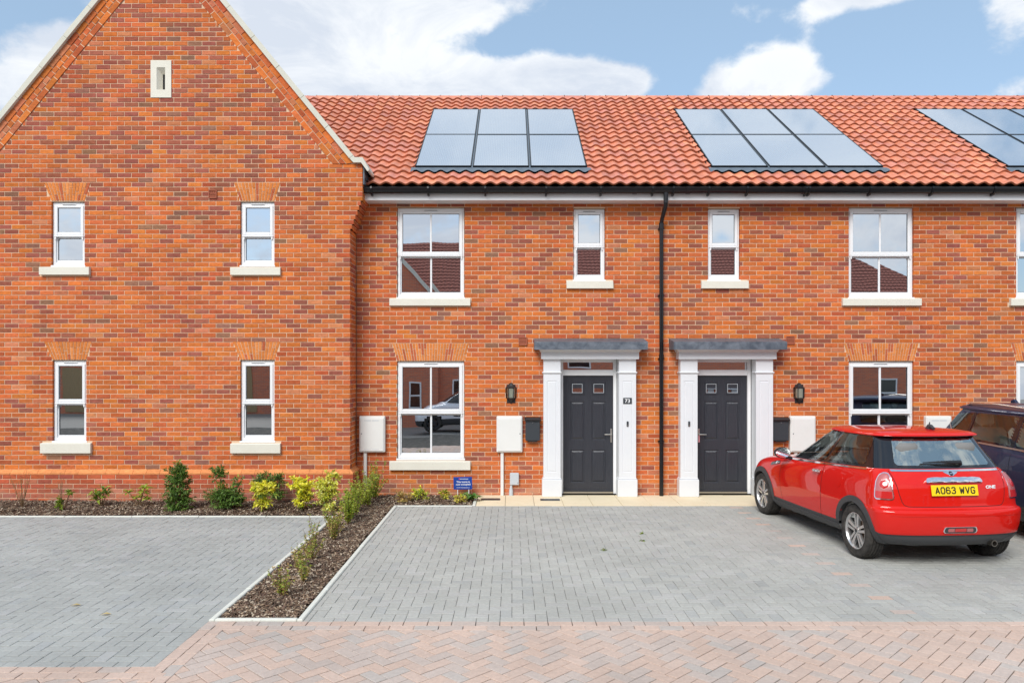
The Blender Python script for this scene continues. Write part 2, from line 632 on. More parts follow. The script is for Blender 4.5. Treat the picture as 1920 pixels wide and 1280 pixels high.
def thing(name, label, cat, loc=(0, 0, 0), rz=0.0, group=None):
    o = bpy.data.objects.new(name, None)
    o.empty_display_size = .2
    col.objects.link(o)
    o.location = loc
    o.rotation_euler = (0, 0, rz)
    o['label'] = label
    o['category'] = cat
    if group:
        o['group'] = group
    return o


def tag(o, label, cat, group=None):
    o['label'] = label
    o['category'] = cat
    if group:
        o['group'] = group
    return o


def text(name, body, size, mat, parent, loc, rot, width=1.0, bold=0.0, extrude=.0008, align='CENTER'):
    cu = bpy.data.curves.new(name, 'FONT')
    cu.body = body
    cu.size = size
    cu.align_x = align
    cu.align_y = 'CENTER'
    cu.extrude = extrude
    cu.offset = bold
    cu.materials.append(mat)
    tmp = bpy.data.objects.new('tmp', cu)
    col.objects.link(tmp)
    bpy.context.view_layer.update()
    me = bpy.data.meshes.new_from_object(tmp.evaluated_get(bpy.context.evaluated_depsgraph_get()))
    bpy.data.objects.remove(tmp)
    for v in me.vertices:
        v.co.x *= width
    me.name = name
    o = link(name, me, parent, loc=loc, rot=rot)
    return o


def holes_plane(mb, x0, x1, z0, z1, y, holes, mi=0, c=None):
    """upright sheet at depth y with rectangular openings"""
    xs = sorted({x0, x1, *[q for h in holes for q in h[:2] if x0 < q < x1]})
    zs = sorted({z0, z1, *[q for h in holes for q in h[2:] if z0 < q < z1]})
    for i in range(len(xs) - 1):
        for j in range(len(zs) - 1):
            cx, cz = (xs[i] + xs[i + 1]) / 2, (zs[j] + zs[j + 1]) / 2
            if any(h[0] < cx < h[1] and h[2] < cz < h[3] for h in holes):
                continue
            mb.face([(xs[i], y, zs[j]), (xs[i + 1], y, zs[j]), (xs[i + 1], y, zs[j + 1]), (xs[i], y, zs[j + 1])], c, mi)

# ------------------------------------------------------------------ ground, roads, paving
GY0, GYR, GYL = -0.94, -6.11, -7.05      # back of the drive, front of right drive, front of left drive
XK_L0, XK_L1 = -2.54, -2.49              # left kerb of the planting strip
XK_R0, XK_R1 = -1.80, -1.75              # right kerb

mb = MB()
mb.face([(-90, -90, -.09), (90, -90, -.09), (90, 60, -.09), (-90, 60, -.09)])
mb.build('ground', MT['ground'], kind='structure')


def paver_mesh_data(w, d, top, bev=.0032, h=.05):
    """block centred on 0,0: chamfered top and sides, no underside"""
    x0, x1, y0, y1 = -w / 2, w / 2, -d / 2, d / 2
    b = bev
    v = [(x0, y0, top - h), (x1, y0, top - h), (x1, y1, top - h), (x0, y1, top - h),
         (x0, y0, top - b * .7), (x1, y0, top - b * .7), (x1, y1, top - b * .7), (x0, y1, top - b * .7),
         (x0 + b, y0 + b, top), (x1 - b, y0 + b, top), (x1 - b, y1 - b, top), (x0 + b, y1 - b, top)]
    f = [(8, 9, 10, 11)]
    for i in range(4):
        j = (i + 1) % 4
        f.append((i, j, j + 4, i + 4))
        f.append((i + 4, j + 4, j + 8, i + 8))
    return v, f


def herringbone(m0, m1, n0, n1):
    for m in range(m0, m1):
        for n in range(n0, n1):
            r = (m - n) % 4
            if r == 0:
                yield (m + 1.0) * .1, (n + .5) * .1, 0
            elif r == 3:
                yield (m + .5) * .1, (n + 1.0) * .1, 1


def grey_col():
    g = R.uniform(.395, .435)
    t = R.random()
    c = (g * 1.0, g * 1.0, g * .925)
    if t < .10:
        c = (g * 1.04, g * 1.03, g * .97)
    elif t < .2:
        c = (g * .94, g * .95, g * .90)
    return c


def pink_col():
    t = R.random()
    k = R.uniform(.96, 1.05)
    if t < .62:
        c = (.55, .425, .355)
    elif t < .80:
        c = (.50, .42, .37)
    elif t < .92:
        c = (.555, .42, .345)
    else:
        c = (.47, .42, .38)
    return tuple(k * q for q in c)


PAVERS = {}


def lay(parent, blocks, name='paving_block', stuffname='paving_field'):
    """blocks: (x, y, rz, lx, ly, top, kind). The 300 nearest the street view are objects of their own."""
    bl = sorted(blocks, key=lambda b: (b[0] ** 2 + (b[1] - CAM_Y) ** 2) + (0 if abs(b[0]) < .70 * (b[1] - CAM_Y) - .03 and b[1] > -7.34 else 1e6))
    rest = MB()
    for i, (x, y, rz, lx, ly, top, kind) in enumerate(bl):
        cf = pink_col if kind == 'p' else (lambda: tuple(q * f for q, f in zip(grey_col(), (.90, .93, .96)))) if kind == 'l' else grey_col
        jx, jy = (.0065, .0065) if kind == 'p' else (.0035, .0105)
        if i < 300:
            key = (kind, round(lx, 3), round(ly, 3), round(top, 4), R.randrange(14))
            me = PAVERS.get(key)
            if me is None:
                m = MB()
                v, f = paver_mesh_data(lx - jx, ly - jy, top)
                m.idx(v, f, cf())
                me = PAVERS[key] = m.mesh(name, MT['paver'], usecol=True)
            o = link(name, me, parent, loc=(x, y, R.uniform(-.0015, .0015)), rot=(R.uniform(-.006, .006), R.uniform(-.006, .006), rz + R.uniform(-.008, .008)))
        else:
            v, f = paver_mesh_data(lx - jx, ly - jy, top + R.uniform(-.0018, .0018))
            r2 = rz + R.uniform(-.008, .008)
            ca, sa = math.cos(r2), math.sin(r2)
            tx, ty = R.uniform(-.008, .008), R.uniform(-.008, .008)
            v = [(x + p[0] * ca - p[1] * sa, y + p[0] * sa + p[1] * ca, p[2] + p[0] * tx + p[1] * ty) for p in v]
            rest.idx(v, f, cf())
    if rest.v:
        rest.build(stuffname, MT['paver'], parent, usecol=True, fix=False, kind='stuff')


def clipped(x, y, v, x0, x1, y0, y1):
    """axis-aligned block cut to the edges of its drive"""
    hx, hy = (.05, .1) if v else (.1, .05)
    a0, a1, b0, b1 = max(x - hx, x0), min(x + hx, x1), max(y - hy, y0), min(y + hy, y1)
    if a1 - a0 < .02 or b1 - b0 < .02:
        return None
    return ((a0 + a1) / 2, (b0 + b1) / 2, 0.0, a1 - a0, b1 - b0)


def base_sheet(name, x0, x1, y0, y1, z, **props):
    m = MB()
    m.face([(x0, y0, z), (x1, y0, z), (x1, y1, z), (x0, y1, z)])
    return m.build(name, MT['sand'], kind='structure', **props)


SEC = (0, PI / 2)
# right-hand drive
drv = base_sheet('driveway', XK_R0 + .02, 14.0, GYR + .02, GY0, -.011)
bl = []
for (x, y, v) in herringbone(-20, 133, -64, -8):
    X, Yp = x, y - .01
    q = clipped(X, Yp, v, XK_R1 - .004, 13.2, GYR, GY0)
    if q:
        pink = not v and abs(X - 3.4) < .05        # row of marker blocks between two bays
        bl.append((*q, 0.0, 'p' if pink else 'g'))
lay(drv, bl)
# left-hand drive
drl = base_sheet('driveway', -12.0, XK_L0 + .02, GYL + .02, -1.75, -.011)
bl = []
for (x, y, v) in herringbone(-108, -22, -74, -14):
    X, Yp = x - .04, y - .05
    q = clipped(X, Yp, v, -10.6, XK_L0 + .004, GYL, -1.775)
    if q:
        bl.append((*q, 0.0, 'l'))
lay(drl, bl)
# road: pink blocks, two border rows and 45 degree herringbone
rd = base_sheet('road', -16.0, 16.0, -14.5, GYR + .15, -.0135)
bl = []
k = -11.0
while k < 13.4:                                   # border rows along the drives
    for r in (0, 1):
        xx = k + r * .1
        if xx > XK_L0 + .12:
            bl.append((xx, GYR - .05 - r * .1, 0, .2, .1, .003, 'p'))
        if xx < XK_L0 + .05:
            bl.append((xx, GYL - .05 - r * .1, 0, .2, .1, .003, 'p'))
    k += .2
y = GYR - .0
while y > GYL - .25:
    for r in (0, 1):
        bl.append((XK_L0 + .05 + r * .1, y - .1 - r * .1, PI / 2, .2, .1, .0035, 'p'))
    y -= .2
c45 = math.cos(PI / 4)
for (a, b_, v) in herringbone(-130, 140, -190, 90):
    X, Yp = (a - b_) * c45, (a + b_) * c45
    Yp -= .03
    ok = (X > XK_L0 + .13 and Yp < GYR - .13) or (Yp < GYL - .13)
    if ok and -6.5 < X < 6.5 and Yp > -9.6:
        bl.append((X, Yp, PI / 4 + SEC[v], .2, .1, -.001, 'p'))
lay(rd, bl)

# kerbs round the planting strip, each stone a piece
kb = MB()
kb.box(XK_L0 + .004, XK_L1 - .004, GYR + .06, -1.80, -.06, -.01)
kerb = kb.build('kerb', MT['kerb'], kind='structure')


def kerb_run(x0, y0, x1, y1, top=.018):
    L = math.hypot(x1 - x0, y1 - y0)
    n = max(1, round(L / .914))
    a = math.atan2(y1 - y0, x1 - x0)
    for i in range(n):
        l = L / n - .005
        m = MB()
        m.box(-l / 2, l / 2, -.025, .025, -.09, top + R.uniform(-.002, .002), bev=.007)
        t = (i + .5) / n
        o = m.build('kerb_stone', MT['kerb'], kerb)
        o.location = (x0 + (x1 - x0) * t, y0 + (y1 - y0) * t, 0)
        o.rotation_euler = (0, 0, a + R.uniform(-.003, .003))


kerb_run(-2.515, GYR, -2.515, -1.73)
kerb_run(-1.775, GYR, -1.775, GY0 - .03)
kerb_run(-2.49, GYR + .025, -1.80, GYR + .025)
kerb_run(-2.54, -1.755, -9.2, -1.755, .012)
kerb_run(-1.80, GY0 - .005, -.60, GY0 - .005, .008)
kerb_run(-.585, GY0 + .02, -.585, -.03, .010)

# pale slab path along the fronts
sl = MB()
sl.face([(-.56, GY0, -.012), (13.2, GY0, -.012), (13.2, .1, -.012), (-.56, .1, -.012)])
path = sl.build('path', MT['sand'], kind='structure')
x = -.555
sm = []
for q in range(3):
    m = MB()
    m.box(-.2225, .2225, -.466, .466, -.05, .004 + q * .0008, bev=.004)
    sm.append(m.mesh('slab', MT['slab']))
i = 0
while x < 12.9:
    link('slab', sm[i % 3], path, loc=(x + .225, -.468, R.uniform(-.001, .001)))
    x += .45
    i += 1


def drain(px0, px1, yc, label):
    m = MB()
    x0, x1 = wx(px0, yc), wx(px1, yc)
    m.box(x0, x1, yc - .085, yc + .085, -.01, .0075)
    o = m.build('drain_grating', MT['slate'])
    tag(o, label, 'drain', 'channel gratings in the path')
    n = 22
    s_ = MB()
    for i in range(n):
        a = x0 + .012 + (x1 - x0 - .024) * i / n
        s_.box(a, a + (x1 - x0) / n * .55, yc - .07, yc + .07, .0075, .0125)
    s_.build('slots', MT['slate'], o)


drain(902, 938, -.40, 'grey channel grating at the left end of the pale path')
drain(1013, 1050, -.44, 'grey channel grating below the left pilaster of door 73')

# planting beds
BEDS = [(-8.9, -2.45, -1.73, -.40), (-2.49, -1.80, -6.07, -.93), (-2.60, -.61, -.93, .02)]
so = MB()
for (x0, x1, y0, y1) in BEDS:
    nx, ny = max(2, int((x1 - x0) / .12)), max(2, int((y1 - y0) / .12))
    vs, fs = [], []
    for j in range(ny + 1):
        for i in range(nx + 1):
            X, Y = x0 + (x1 - x0) * i / nx, y0 + (y1 - y0) * j / ny
            edge = i in (0, nx) or j in (0, ny)
            vs.append((X, Y, -.012 if edge else -.004 + .022 * mnoise.noise((X * 2.2, Y * 2.2, 1.3))))
    for j in range(ny):
        for i in range(nx):
            a = j * (nx + 1) + i
            fs.append((a, a + 1, a + nx + 2, a + nx + 1))
    so.idx(vs, fs)
soil = so.build('soil', MT['soil'], kind='structure')
ch = MB()
BARK = [(.11, .062, .036), (.16, .095, .058), (.06, .036, .024), (.26, .17, .105), (.13, .072, .05), (.44, .33, .23), (.19, .12, .08), (.08, .05, .035)]
for (x0, x1, y0, y1) in BEDS:
    A = (x1 - x0) * (y1 - y0)
    dens = 4000 if x0 > -2.5 and y0 < -2 else 1500
    for k in range(int(A * dens)):
        X, Y = R.uniform(x0 + .02, x1 - .02), R.uniform(y0 + .02, y1 - .02)
        L, w, h = R.uniform(.007, .028), R.uniform(.0035, .009), R.uniform(.002, .006)
        z = .004 + .022 * mnoise.noise((X * 2.2, Y * 2.2, 1.3)) + R.uniform(-.006, .014)
        M_ = Matrix.Translation((X, Y, z)) @ Matrix.Rotation(R.uniform(0, PI), 4, 'Z') @ Matrix.Rotation(R.gauss(0, .35), 4, 'Y') @ Matrix.Rotation(R.gauss(0, .3), 4, 'X')
        v = [M_ @ Vector(p) for p in ((-L, -w, 0), (L * .8, -w * .8, 0), (L, w * .7, 0), (-L * .7, w, 0), (-L * .9, -w * .8, h), (L * .8, -w * .6, h), (L * .85, w * .6, h), (-L * .7, w * .8, h))]
        c = R.choice(BARK)
        kk = R.uniform(1.0, 1.8)
        ch.idx(v, [(4, 5, 6, 7), (0, 1, 5, 4), (1, 2, 6, 5), (2, 3, 7, 6), (3, 0, 4, 7)], (kk * c[0] * .9, kk * c[1], kk * c[2] * 1.08))
ch.build('bark_mulch', MT['bark'], usecol=True, fix=False, kind='stuff', label='dark brown bark chip mulch covering the planting beds')

# ------------------------------------------------------------------ brick walls
GC, GHALF = wx(302, -.45), 3.02
ZB = 4.768 - .075 * 64            # course line near the ground
COURSE = .075


def brick_class(x, z, gable):
    n1 = mnoise.noise((x * .9, z * 1.3, 5.1 if gable else 9.7))
    t = R.random()
    if gable and x > GC + GHALF - .42 and z > 4.2:
        return R.choice((0, 0, 1, 2))
    dark = (.22 if z > 2.6 else .17) + .14 * n1 + (.15 if gable and z > 4.6 else 0)
    if gable and z > 5.0 and 0:
        dark += .1
    if t < dark * .90:
        return 3
    if t < dark:
        return 4
    t2 = R.random()
    hot = .22 + .28 * mnoise.noise((x * .6, z * 1.1, 21.0))
    if t2 < hot:
        return 2
    return 0 if t2 < .78 else (1 if t2 < .93 else 5)


CLS = [(.525, .138, .046), (.450, .108, .045), (.580, .165, .042), (.325, .102, .066), (.27, .125, .080), (.52, .180, .088)]


def brick_col(k):
    s = R.uniform(.86, 1.14)
    c = CLS[k]
    return (c[0] * s * R.uniform(.96, 1.04), c[1] * s * R.uniform(.92, 1.08), c[2] * s * R.uniform(.9, 1.1))


def brick_geo(w, h, d, jit=True):
    """front at y=0 looking to -y, body runs back to y=d; centre of the face at the origin"""
    b = .004
    j = [R.uniform(-.0012, .0012) for _ in range(4)] if jit else [0] * 4
    x0, x1, z0, z1 = -w / 2, w / 2, -h / 2, h / 2
    b = min(b, w * .2)
    v = [(x0 + b, j[0], z0 + b), (x1 - b, j[1], z0 + b), (x1 - b, j[2], z1 - b), (x0 + b, j[3], z1 - b),
         (x0, .003, z0), (x1, .003, z0), (x1, .003, z1), (x0, .003, z1),
         (x0, d, z0), (x1, d, z0), (x1, d, z1), (x0, d, z1)]
    f = [(0, 1, 2, 3)]
    for i in range(4):
        k = (i + 1) % 4
        f.append((k, i, i + 4, k + 4))
        f.append((k + 4, i + 4, i + 8, k + 8))
    return v, f


BRV = {}


def brick_variant(k):
    key = (k, R.randrange(6))
    if key not in BRV:
        m = MB()
        v, f = brick_geo(.215, .065, .10)
        m.idx(v, f, brick_col(k))
        BRV[key] = m.mesh('brick', MT['brick'], usecol=True)
    return BRV[key]


def lay_bricks(wall, u0, u1, ztop, yface, holes, gable=False, limits=None, indiv=300, frame=None, zmin=None, depth=.10, rest=None, fits=None, open_l=False, open_r=False):
    """stretcher bond. holes: functions (zmid) -> list of (a, b) spans left out.
    frame(u, z, d) maps across/up/depth to the place; None = front wall at y = yface."""
    cells = []
    k = 0
    while ZB + (k + 1) * COURSE <= ztop + .001:
        z0, z1 = ZB + k * COURSE + .005, ZB + (k + 1) * COURSE - .005
        zm = (z0 + z1) / 2
        k += 1
        if zmin is not None and zm < zmin:
            continue
        lo, hi = (u0, u1) if limits is None else limits(zm)
        if hi - lo < .05:
            continue
        off = (k % 2) * .1125
        i = math.floor((lo - off) / .225) - 1
        while True:
            a = i * .225 + off + .005
            i += 1
            if a > hi:
                break
            if (open_l and a + .1075 < lo) or (open_r and a + .1075 >= hi):
                continue
            spans = [(a if open_l else max(a, lo), a + .215 if open_r else min(a + .215, hi))]
            for h in holes:
                for (ha, hb) in h(zm):
                    ns = []
                    for (p, q) in spans:
                        if hb <= p or ha >= q:
                            ns.append((p, q))
                        else:
                            if ha > p:
                                ns.append((p, ha))
                            if hb < q:
                                ns.append((hb, q))
                    spans = ns
            for (p, q) in spans:
                if q - p > .02:
                    cells.append((p, q, z0, z1))
    own = rest is None
    if own:
        rest = MB()
    full = [c for c in cells if c[1] - c[0] > .214]
    full.sort(key=lambda c: ((c[0] + c[1]) / 2) ** 2 + (c[2] - CAM_Z) ** 2)
    if fits:
        full = [c for c in full if fits((c[0] + c[1]) / 2, c[2])]
    pick = set(id(c) for c in full[:indiv])
    for c in cells:
        uc, zc = (c[0] + c[1]) / 2, (c[2] + c[3]) / 2
        kk = brick_class(uc, zc, gable)
        dy = R.uniform(-.0025, .0015)
        if id(c) in pick:
            link('brick', brick_variant(kk), wall, loc=(uc, yface + dy, zc))
        else:
            v, f = brick_geo(c[1] - c[0], c[3] - c[2], depth)
            if frame is None:
                v = [(uc + p[0], yface + dy + p[1], zc + p[2]) for p in v]
            else:
                v = [frame(uc + p[0], zc + p[2], p[1] + dy) for p in v]
            rest.idx(v, f, brick_col(kk))
    if own:
        rest.build('brickwork', MT['brick'], wall, usecol=True, fix=False, kind='stuff')
    return rest


def rect_hole(x0, x1, z0, z1):
    return lambda z: [(x0, x1)] if z0 < z < z1 else []


def arch_hole(xt0, xt1, zt, xb0, xb1, zb):
    def h(z):
        if zb < z < zt:
            t = (z - zb) / (zt - zb)
            return [(xb0 + (xt0 - xb0) * t - .006, xb1 + (xt1 - xb1) * t + .006)]
        return []
    return h


def flat_arch(parent, xt0, xt1, zt, xb0, xb1, zb, y):
    """gauged brick arch of tapered bricks, alternating long and short"""
    back = MB()
    back.prism([(xb0, zb), (xb1, zb), (xt1, zt), (xt0, zt)], 'y', y + .006, y + .09)
    o = back.build('flat_arch', MT['mortar'], parent)
    n = max(13, int(round((xb1 - xb0) / .041)))
    n += 1 - n % 2
    m = MB()
    g = .0085
    for i in range(n):
        a, b = i / n, (i + 1) / n
        cuts = [0, .34, 1] if i % 2 == 0 else [0, .68, 1]
        if R.random() < .15:
            cuts = [0, .5, 1]
        for j in range(2):
            t0, t1 = cuts[j], cuts[j + 1]
            def P(s, t):
                return (xb0 + (xb1 - xb0) * s) * (1 - t) + (xt0 + (xt1 - xt0) * s) * t
            e0, e1 = g / (zt - zb), g / (zt - zb)
            T0, T1 = t0 + e0 * .6, t1 - e1 * .6
            p = [(P(a, T0) + g * .6, zb + (zt - zb) * T0), (P(b, T0) - g * .6, zb + (zt - zb) * T0), (P(b, T1) - g * .6, zb + (zt - zb) * T1), (P(a, T1) + g * .6, zb + (zt - zb) * T1)]
            r = R.random()
            c = (.63, .205, .055) if r < .70 else ((.46, .115, .05) if r < .86 else (.68, .25, .08))
            s = R.uniform(.88, 1.1)
            d = R.uniform(-.003, .001)
            m.prism(p, 'y', y + d, y + .05, tuple(q * s for q in c))
    m.build('arch_bricks', MT['brick'], o, usecol=True, kind='stuff')
    return o


# ------------------------------------------------------------------ windows, doors
def window(parent, x0, x1, z0, z1, yw, bars, sill, tilt=0.0, lab=None):
    """sash-look window: fixed frame, upper and lower sash, panes, bars, stone sill; yw = face of the wall"""
    yf = yw + .038
    ft = .042
    m = MB()
    m.box(x0, x0 + ft, yf, yf + .075, z0, z1, bev=.004)
    m.box(x1 - ft, x1, yf, yf + .075, z0, z1, bev=.004)
    m.box(x0 + ft, x1 - ft, yf + .0005, yf + .0745, z1 - ft * 1.35, z1, bev=.004)
    m.box(x0 + ft, x1 - ft, yf + .0005, yf + .0745, z0, z0 + .05, bev=.004)
    m.box(x0 - .018, x1 + .018, yf - .042, yf + .06, z0 - .030, z0 - .002, bev=.005)      # projecting cill bead
    w = m.build('window', MT['upvc'], parent)
    if lab:
        w['label'] = lab
    zm = z1 - .525 * (z1 - z0)
    H = z1 - z0
    # upper sash, proud
    a0, a1, b1 = x0 + .026, x1 - .026, z1 - .050
    st = .056 if bars else .05
    m = MB()
    yu = yf - .014
    m.box(a0, a0 + st, yu, yu + .05, zm, b1, bev=.007)
    m.box(a1 - st, a1, yu, yu + .05, zm, b1, bev=.007)
    m.box(a0 + st, a1 - st, yu + .0006, yu + .049, b1 - st * .72, b1, bev=.007)
    m.box(a0 + st, a1 - st, yu + .0006, yu + .049, zm, zm + .055, bev=.007)
    m.box(a0 - .006, a1 + .006, yu - .010, yu + .03, zm - .026, zm - .001, bev=.008)
    for hx in (a0 + .004, a1 - .030):                         # sash horns
        m.prism([(hx, zm - .026), (hx + .026, zm - .026), (hx + .022, zm - .060), (hx + .013, zm - .074), (hx + .004, zm - .060)], 'y', yu - .004, yu + .02)
    up = m.build('sash', MT['upvc'], w)
    gx0, gx1, gz0, gz1 = a0 + st, a1 - st, zm + .055, b1 - st * .72
    # lower sash, set back
    s2 = .026
    c0, c1, d0 = x0 + ft - .006, x1 - ft + .006, z0 + .045
    yl = yf + .022
    m = MB()
    m.box(c0, c0 + s2, yl, yl + .04, d0, zm - .002, bev=.004)
    m.box(c1 - s2, c1, yl, yl + .04, d0, zm - .002, bev=.004)
    m.box(c0 + s2, c1 - s2, yl + .0006, yl + .039, d0, d0 + .040, bev=.004)
    m.box(c0 + s2, c1 - s2, yl + .0006, yl + .039, zm - .045, zm - .002, bev=.004)
    m.build('sash', MT['upvc'], w)
    hx0, hx1, hz0, hz1 = c0 + s2, c1 - s2, d0 + .040, zm - .045
    gasket = MB()
    for (p0, p1, q0, q1, yy) in ((gx0, gx1, gz0, gz1, yu + .020), (hx0, hx1, hz0, hz1, yl + .014)):
        t = .006
        gasket.box(p0, p0 + t, yy, yy + .01, q0, q1)
        gasket.box(p1 - t, p1, yy, yy + .01, q0, q1)
        gasket.box(p0 + t, p1 - t, yy, yy + .01, q1 - t, q1)
        gasket.box(p0 + t, p1 - t, yy, yy + .01, q0, q0 + t)
    gasket.build('gasket', MT['slate'], w)
    xc = (x0 + x1) / 2
    pb = .015
    for (p0, p1, q0, q1, yy) in ((gx0, gx1, gz0, gz1, yu + .026), (hx0, hx1, hz0, hz1, yl + .020)):
        parts = [(p0, xc), (xc, p1)] if bars else [(p0, p1)]
        for (e0, e1) in parts:
            m = MB()
            tl = tilt + R.uniform(-.0015, .0015)
            tx = R.uniform(-.003, .003)
            dz = (q1 - q0)
            dw = (e1 - e0)
            m.face([(e0, yy + tx * dw, q0), (e1, yy - tx * dw, q0), (e1, yy + tl * dz - tx * dw, q1), (e0, yy + tl * dz + tx * dw, q1)])
            m.build('pane', MT['glass'], w, fix=False)
        if bars:
            m = MB()
            m.box(xc - pb, xc + pb, yy - .012, yy + .012, q0, q1, bev=.005)
            m.build('glazing_bar', MT['upvc'], w)
    m = MB()                                                   # slot vent in the head
    vl = min(.22, (x1 - x0) * .62) if not bars else .235
    m.box(xc - vl / 2, xc + vl / 2, yf - .012, yf + .002, z1 - .040, z1 - .024, bev=.003)
    vt = m.build('trickle_vent', MT['upvc'], w)
    m = MB()
    m.box(xc - vl / 2 + .01, xc + vl / 2 - .01, yf - .0135, yf - .011, z1 - .0395, z1 - .0335)
    m.build('vent_slot', MT['slate'], w)
    sx0, sx1, sz0, sz1 = sill
    m = MB()
    pr = .055
    m.prism([(yw - pr, sz0), (yw - pr, sz1 - .016), (yw - pr + .006, sz1 - .010), (yw + .06, sz1 + .004), (yw + .09, sz1 + .004), (yw + .09, sz0)], 'x', sx0, sx1)
    m.build('sill', MT['stone'], w)
    return w


def rect_loops(mb, levels):
    """nested rectangles (x0,x1,z0,z1,y) joined by sloping faces, the last one filled"""
    for i in range(len(levels) - 1):
        a, b = levels[i], levels[i + 1]
        A = [(a[0], a[4], a[2]), (a[1], a[4], a[2]), (a[1], a[4], a[3]), (a[0], a[4], a[3])]
        B = [(b[0], b[4], b[2]), (b[1], b[4], b[2]), (b[1], b[4], b[3]), (b[0], b[4], b[3])]
        for k in range(4):
            j = (k + 1) % 4
            mb.face([A[k], A[j], B[j], B[k]])
    q = levels[-1]
    mb.face([(q[0], q[4], q[2]), (q[1], q[4], q[2]), (q[1], q[4], q[3]), (q[0], q[4], q[3])])


def inset(r, d, y):
    return (r[0] + d, r[1] - d, r[2] + d, r[3] - d, y)


def doorway(house, cx, mirror, pinkfilm=False):
    """panelled door, frame with fanlight, pilasters, entablature and lead canopy. cx = middle of the doorway"""
    s = -1 if mirror else 1
    dw, zt, zbm = .832, wz(704, .12), .045
    x0, x1 = cx - dw / 2, cx + dw / 2
    yd = .12
    # leaf
    m = MB()
    H = zt - zbm
    cols = [(x0 + .145 * dw, x0 + .425 * dw), (x0 + .575 * dw, x0 + .855 * dw)]
    rows = [(zt - .165 * H, zt - .055 * H), (zt - .555 * H, zt - .222 * H), (zt - .925 * H, zt - .640 * H)]
    rects = [(c[0], c[1], r[0], r[1]) for r in rows for c in cols]
    holes_plane(m, x0, x1, zbm, zt, yd, rects)
    for i, r in enumerate(rects):
        if i < 2:
            rect_loops(m, [(*r, yd), inset(r, .008, yd - .010), inset(r, .020, yd - .010), inset(r, .032, yd + .006)])
        else:
            rect_loops(m, [(*r, yd), inset(r, .010, yd + .010), inset(r, .018, yd + .010), inset(r, .040, yd - .002)])
    m.box(x0, x1, yd - .022, yd - .001, zbm, zbm + .03)
    for a in (x0, x1):
        m.face([(a, yd, zbm), (a, yd + .05, zbm), (a, yd + .05, zt), (a, yd, zt)])
    door = m.build('door', MT['door'], house)
    for i in range(2):
        r = rects[i]
        g = MB()
        q = inset(r, .031, yd + .004)
        g.face([(q[0], q[4], q[2]), (q[1], q[4], q[2]), (q[1], q[4] + .004, q[3]), (q[0], q[4] + .004, q[3])])
        g.build('pane', MT['glass'], door, fix=False)
        g = MB()
        for (e0, e1, f0, f1) in ((q[0], q[0] + .007, q[2], q[3]), (q[1] - .007, q[1], q[2], q[3]), (q[0] + .007, q[1] - .007, q[2], q[2] + .007), (q[0] + .007, q[1] - .007, q[3] - .007, q[3])):
            g.box(e0, e1, q[4] - .005, q[4] - .001, f0, f1)
        g.build('glazing_bead', MT['greybox'], door)
    hx = x1 - .030 if not mirror else x0 + .030
    h = MB()
    h.box(hx - .014, hx + .014, yd - .012, yd - .001, wz(829, yd), wz(803, yd), bev=.004)
    hz = wz(813.5, yd)
    h.tube([(hx, yd - .01, hz), (hx, yd - .055, hz)], .010, 10)
    h.tube([(hx, yd - .055, hz), (hx - s * .03, yd - .058, hz), (hx - s * .115, yd - .055, hz - .002)], .0095, 10)
    h.build('handle', MT['steel'], door, angle=40)
    if pinkfilm:
        f = MB()
        f.box(hx - .013, hx + .013, yd - .0145, yd - .0125, hz - .135, hz - .02)
        f.build('protective_film', MT['pinktape'], door)
    t = MB()
    t.box(x0, x1, yd - .03, yd - .001, .012, zbm - .002)
    t.build('threshold', MT['steel'], door)
    # frame and fanlight
    zf0, zf1, ztop = wz(693, .1), wz(679, .1), wz(672, .1)
    fr = MB()
    fw = .058
    fr.box(x0 - fw, x0 - .003, .085, .20, .012, ztop, bev=.003)
    fr.box(x1 + .003, x1 + fw, .085, .20, .012, ztop, bev=.003)
    fr.box(x0 - .0025, x1 + .0025, .0855, .199, zt + .003, zf0, bev=.003)
    fr.box(x0 - .0025, x1 + .0025, .0855, .199, zf1, ztop + .02, bev=.003)
    frame = fr.build('door_frame', MT['upvc'], house)
    g = MB()
    g.face([(x0, .125, zf0), (x1, .125, zf0), (x1, .128, zf1), (x0, .128, zf1)])
    g.build('fanlight', MT['glass'], frame, fix=False)
    # surround
    yp = -.165
    pw = .278
    ox = .062                                    # pilaster inner edge from leaf
    head_z = wz(672, yp)
    back = MB()
    back.box(x0 - ox - pw + .03, x0 - ox - .004, -.02, .085, .006, head_z)
    back.box(x1 + ox + .004, x1 + ox + pw - .03, -.02, .085, .006, head_z)
    back.box(x0 - ox + .0, x1 + ox - .0, -.02, .085, ztop - .01, head_z + .1)
    sur = back.build('door_surround', MT['surround'], house)
    for sd in (-1, 1):
        xi = x0 - ox if sd < 0 else x1 + ox
        a, b = (xi - pw, xi) if sd < 0 else (xi, xi + pw)
        m = MB()
        zb1 = wz(896, yp)
        zc = wz(698, yp)
        face = (a, b, zb1, zc - .012)
        pr = (a + .06, b - .06, zb1 + .10, zc - .14)
        holes_plane(m, a, b, zb1 - .01, head_z, yp, [pr])
        rect_loops(m, [(*pr, yp), inset(pr, .004, yp + .006), inset(pr, .012, yp + .006), inset(pr, .020, yp + .0015)])
        for e in (a, b):
            m.face([(e, yp, zb1 - .01), (e, .03, zb1 - .01), (e, .03, head_z), (e, yp, head_z)])
        m.box(a - .022, b + .022, yp - .022, .02, .006, zb1 - .02, bev=.006)          # plinth block
        m.box(a - .012, b + .012, yp - .012, .02, zb1 - .021, zb1 + .004, bev=.010)
        m.box(a - .022, b + .022, yp - .022, .02, zc - .012, zc + .010, bev=.009)     # necking
        m.box(a - .012, b + .012, yp - .012, .02, zc - .024, zc - .0125, bev=.005)
        m.build('pilaster', MT['surround'], sur)
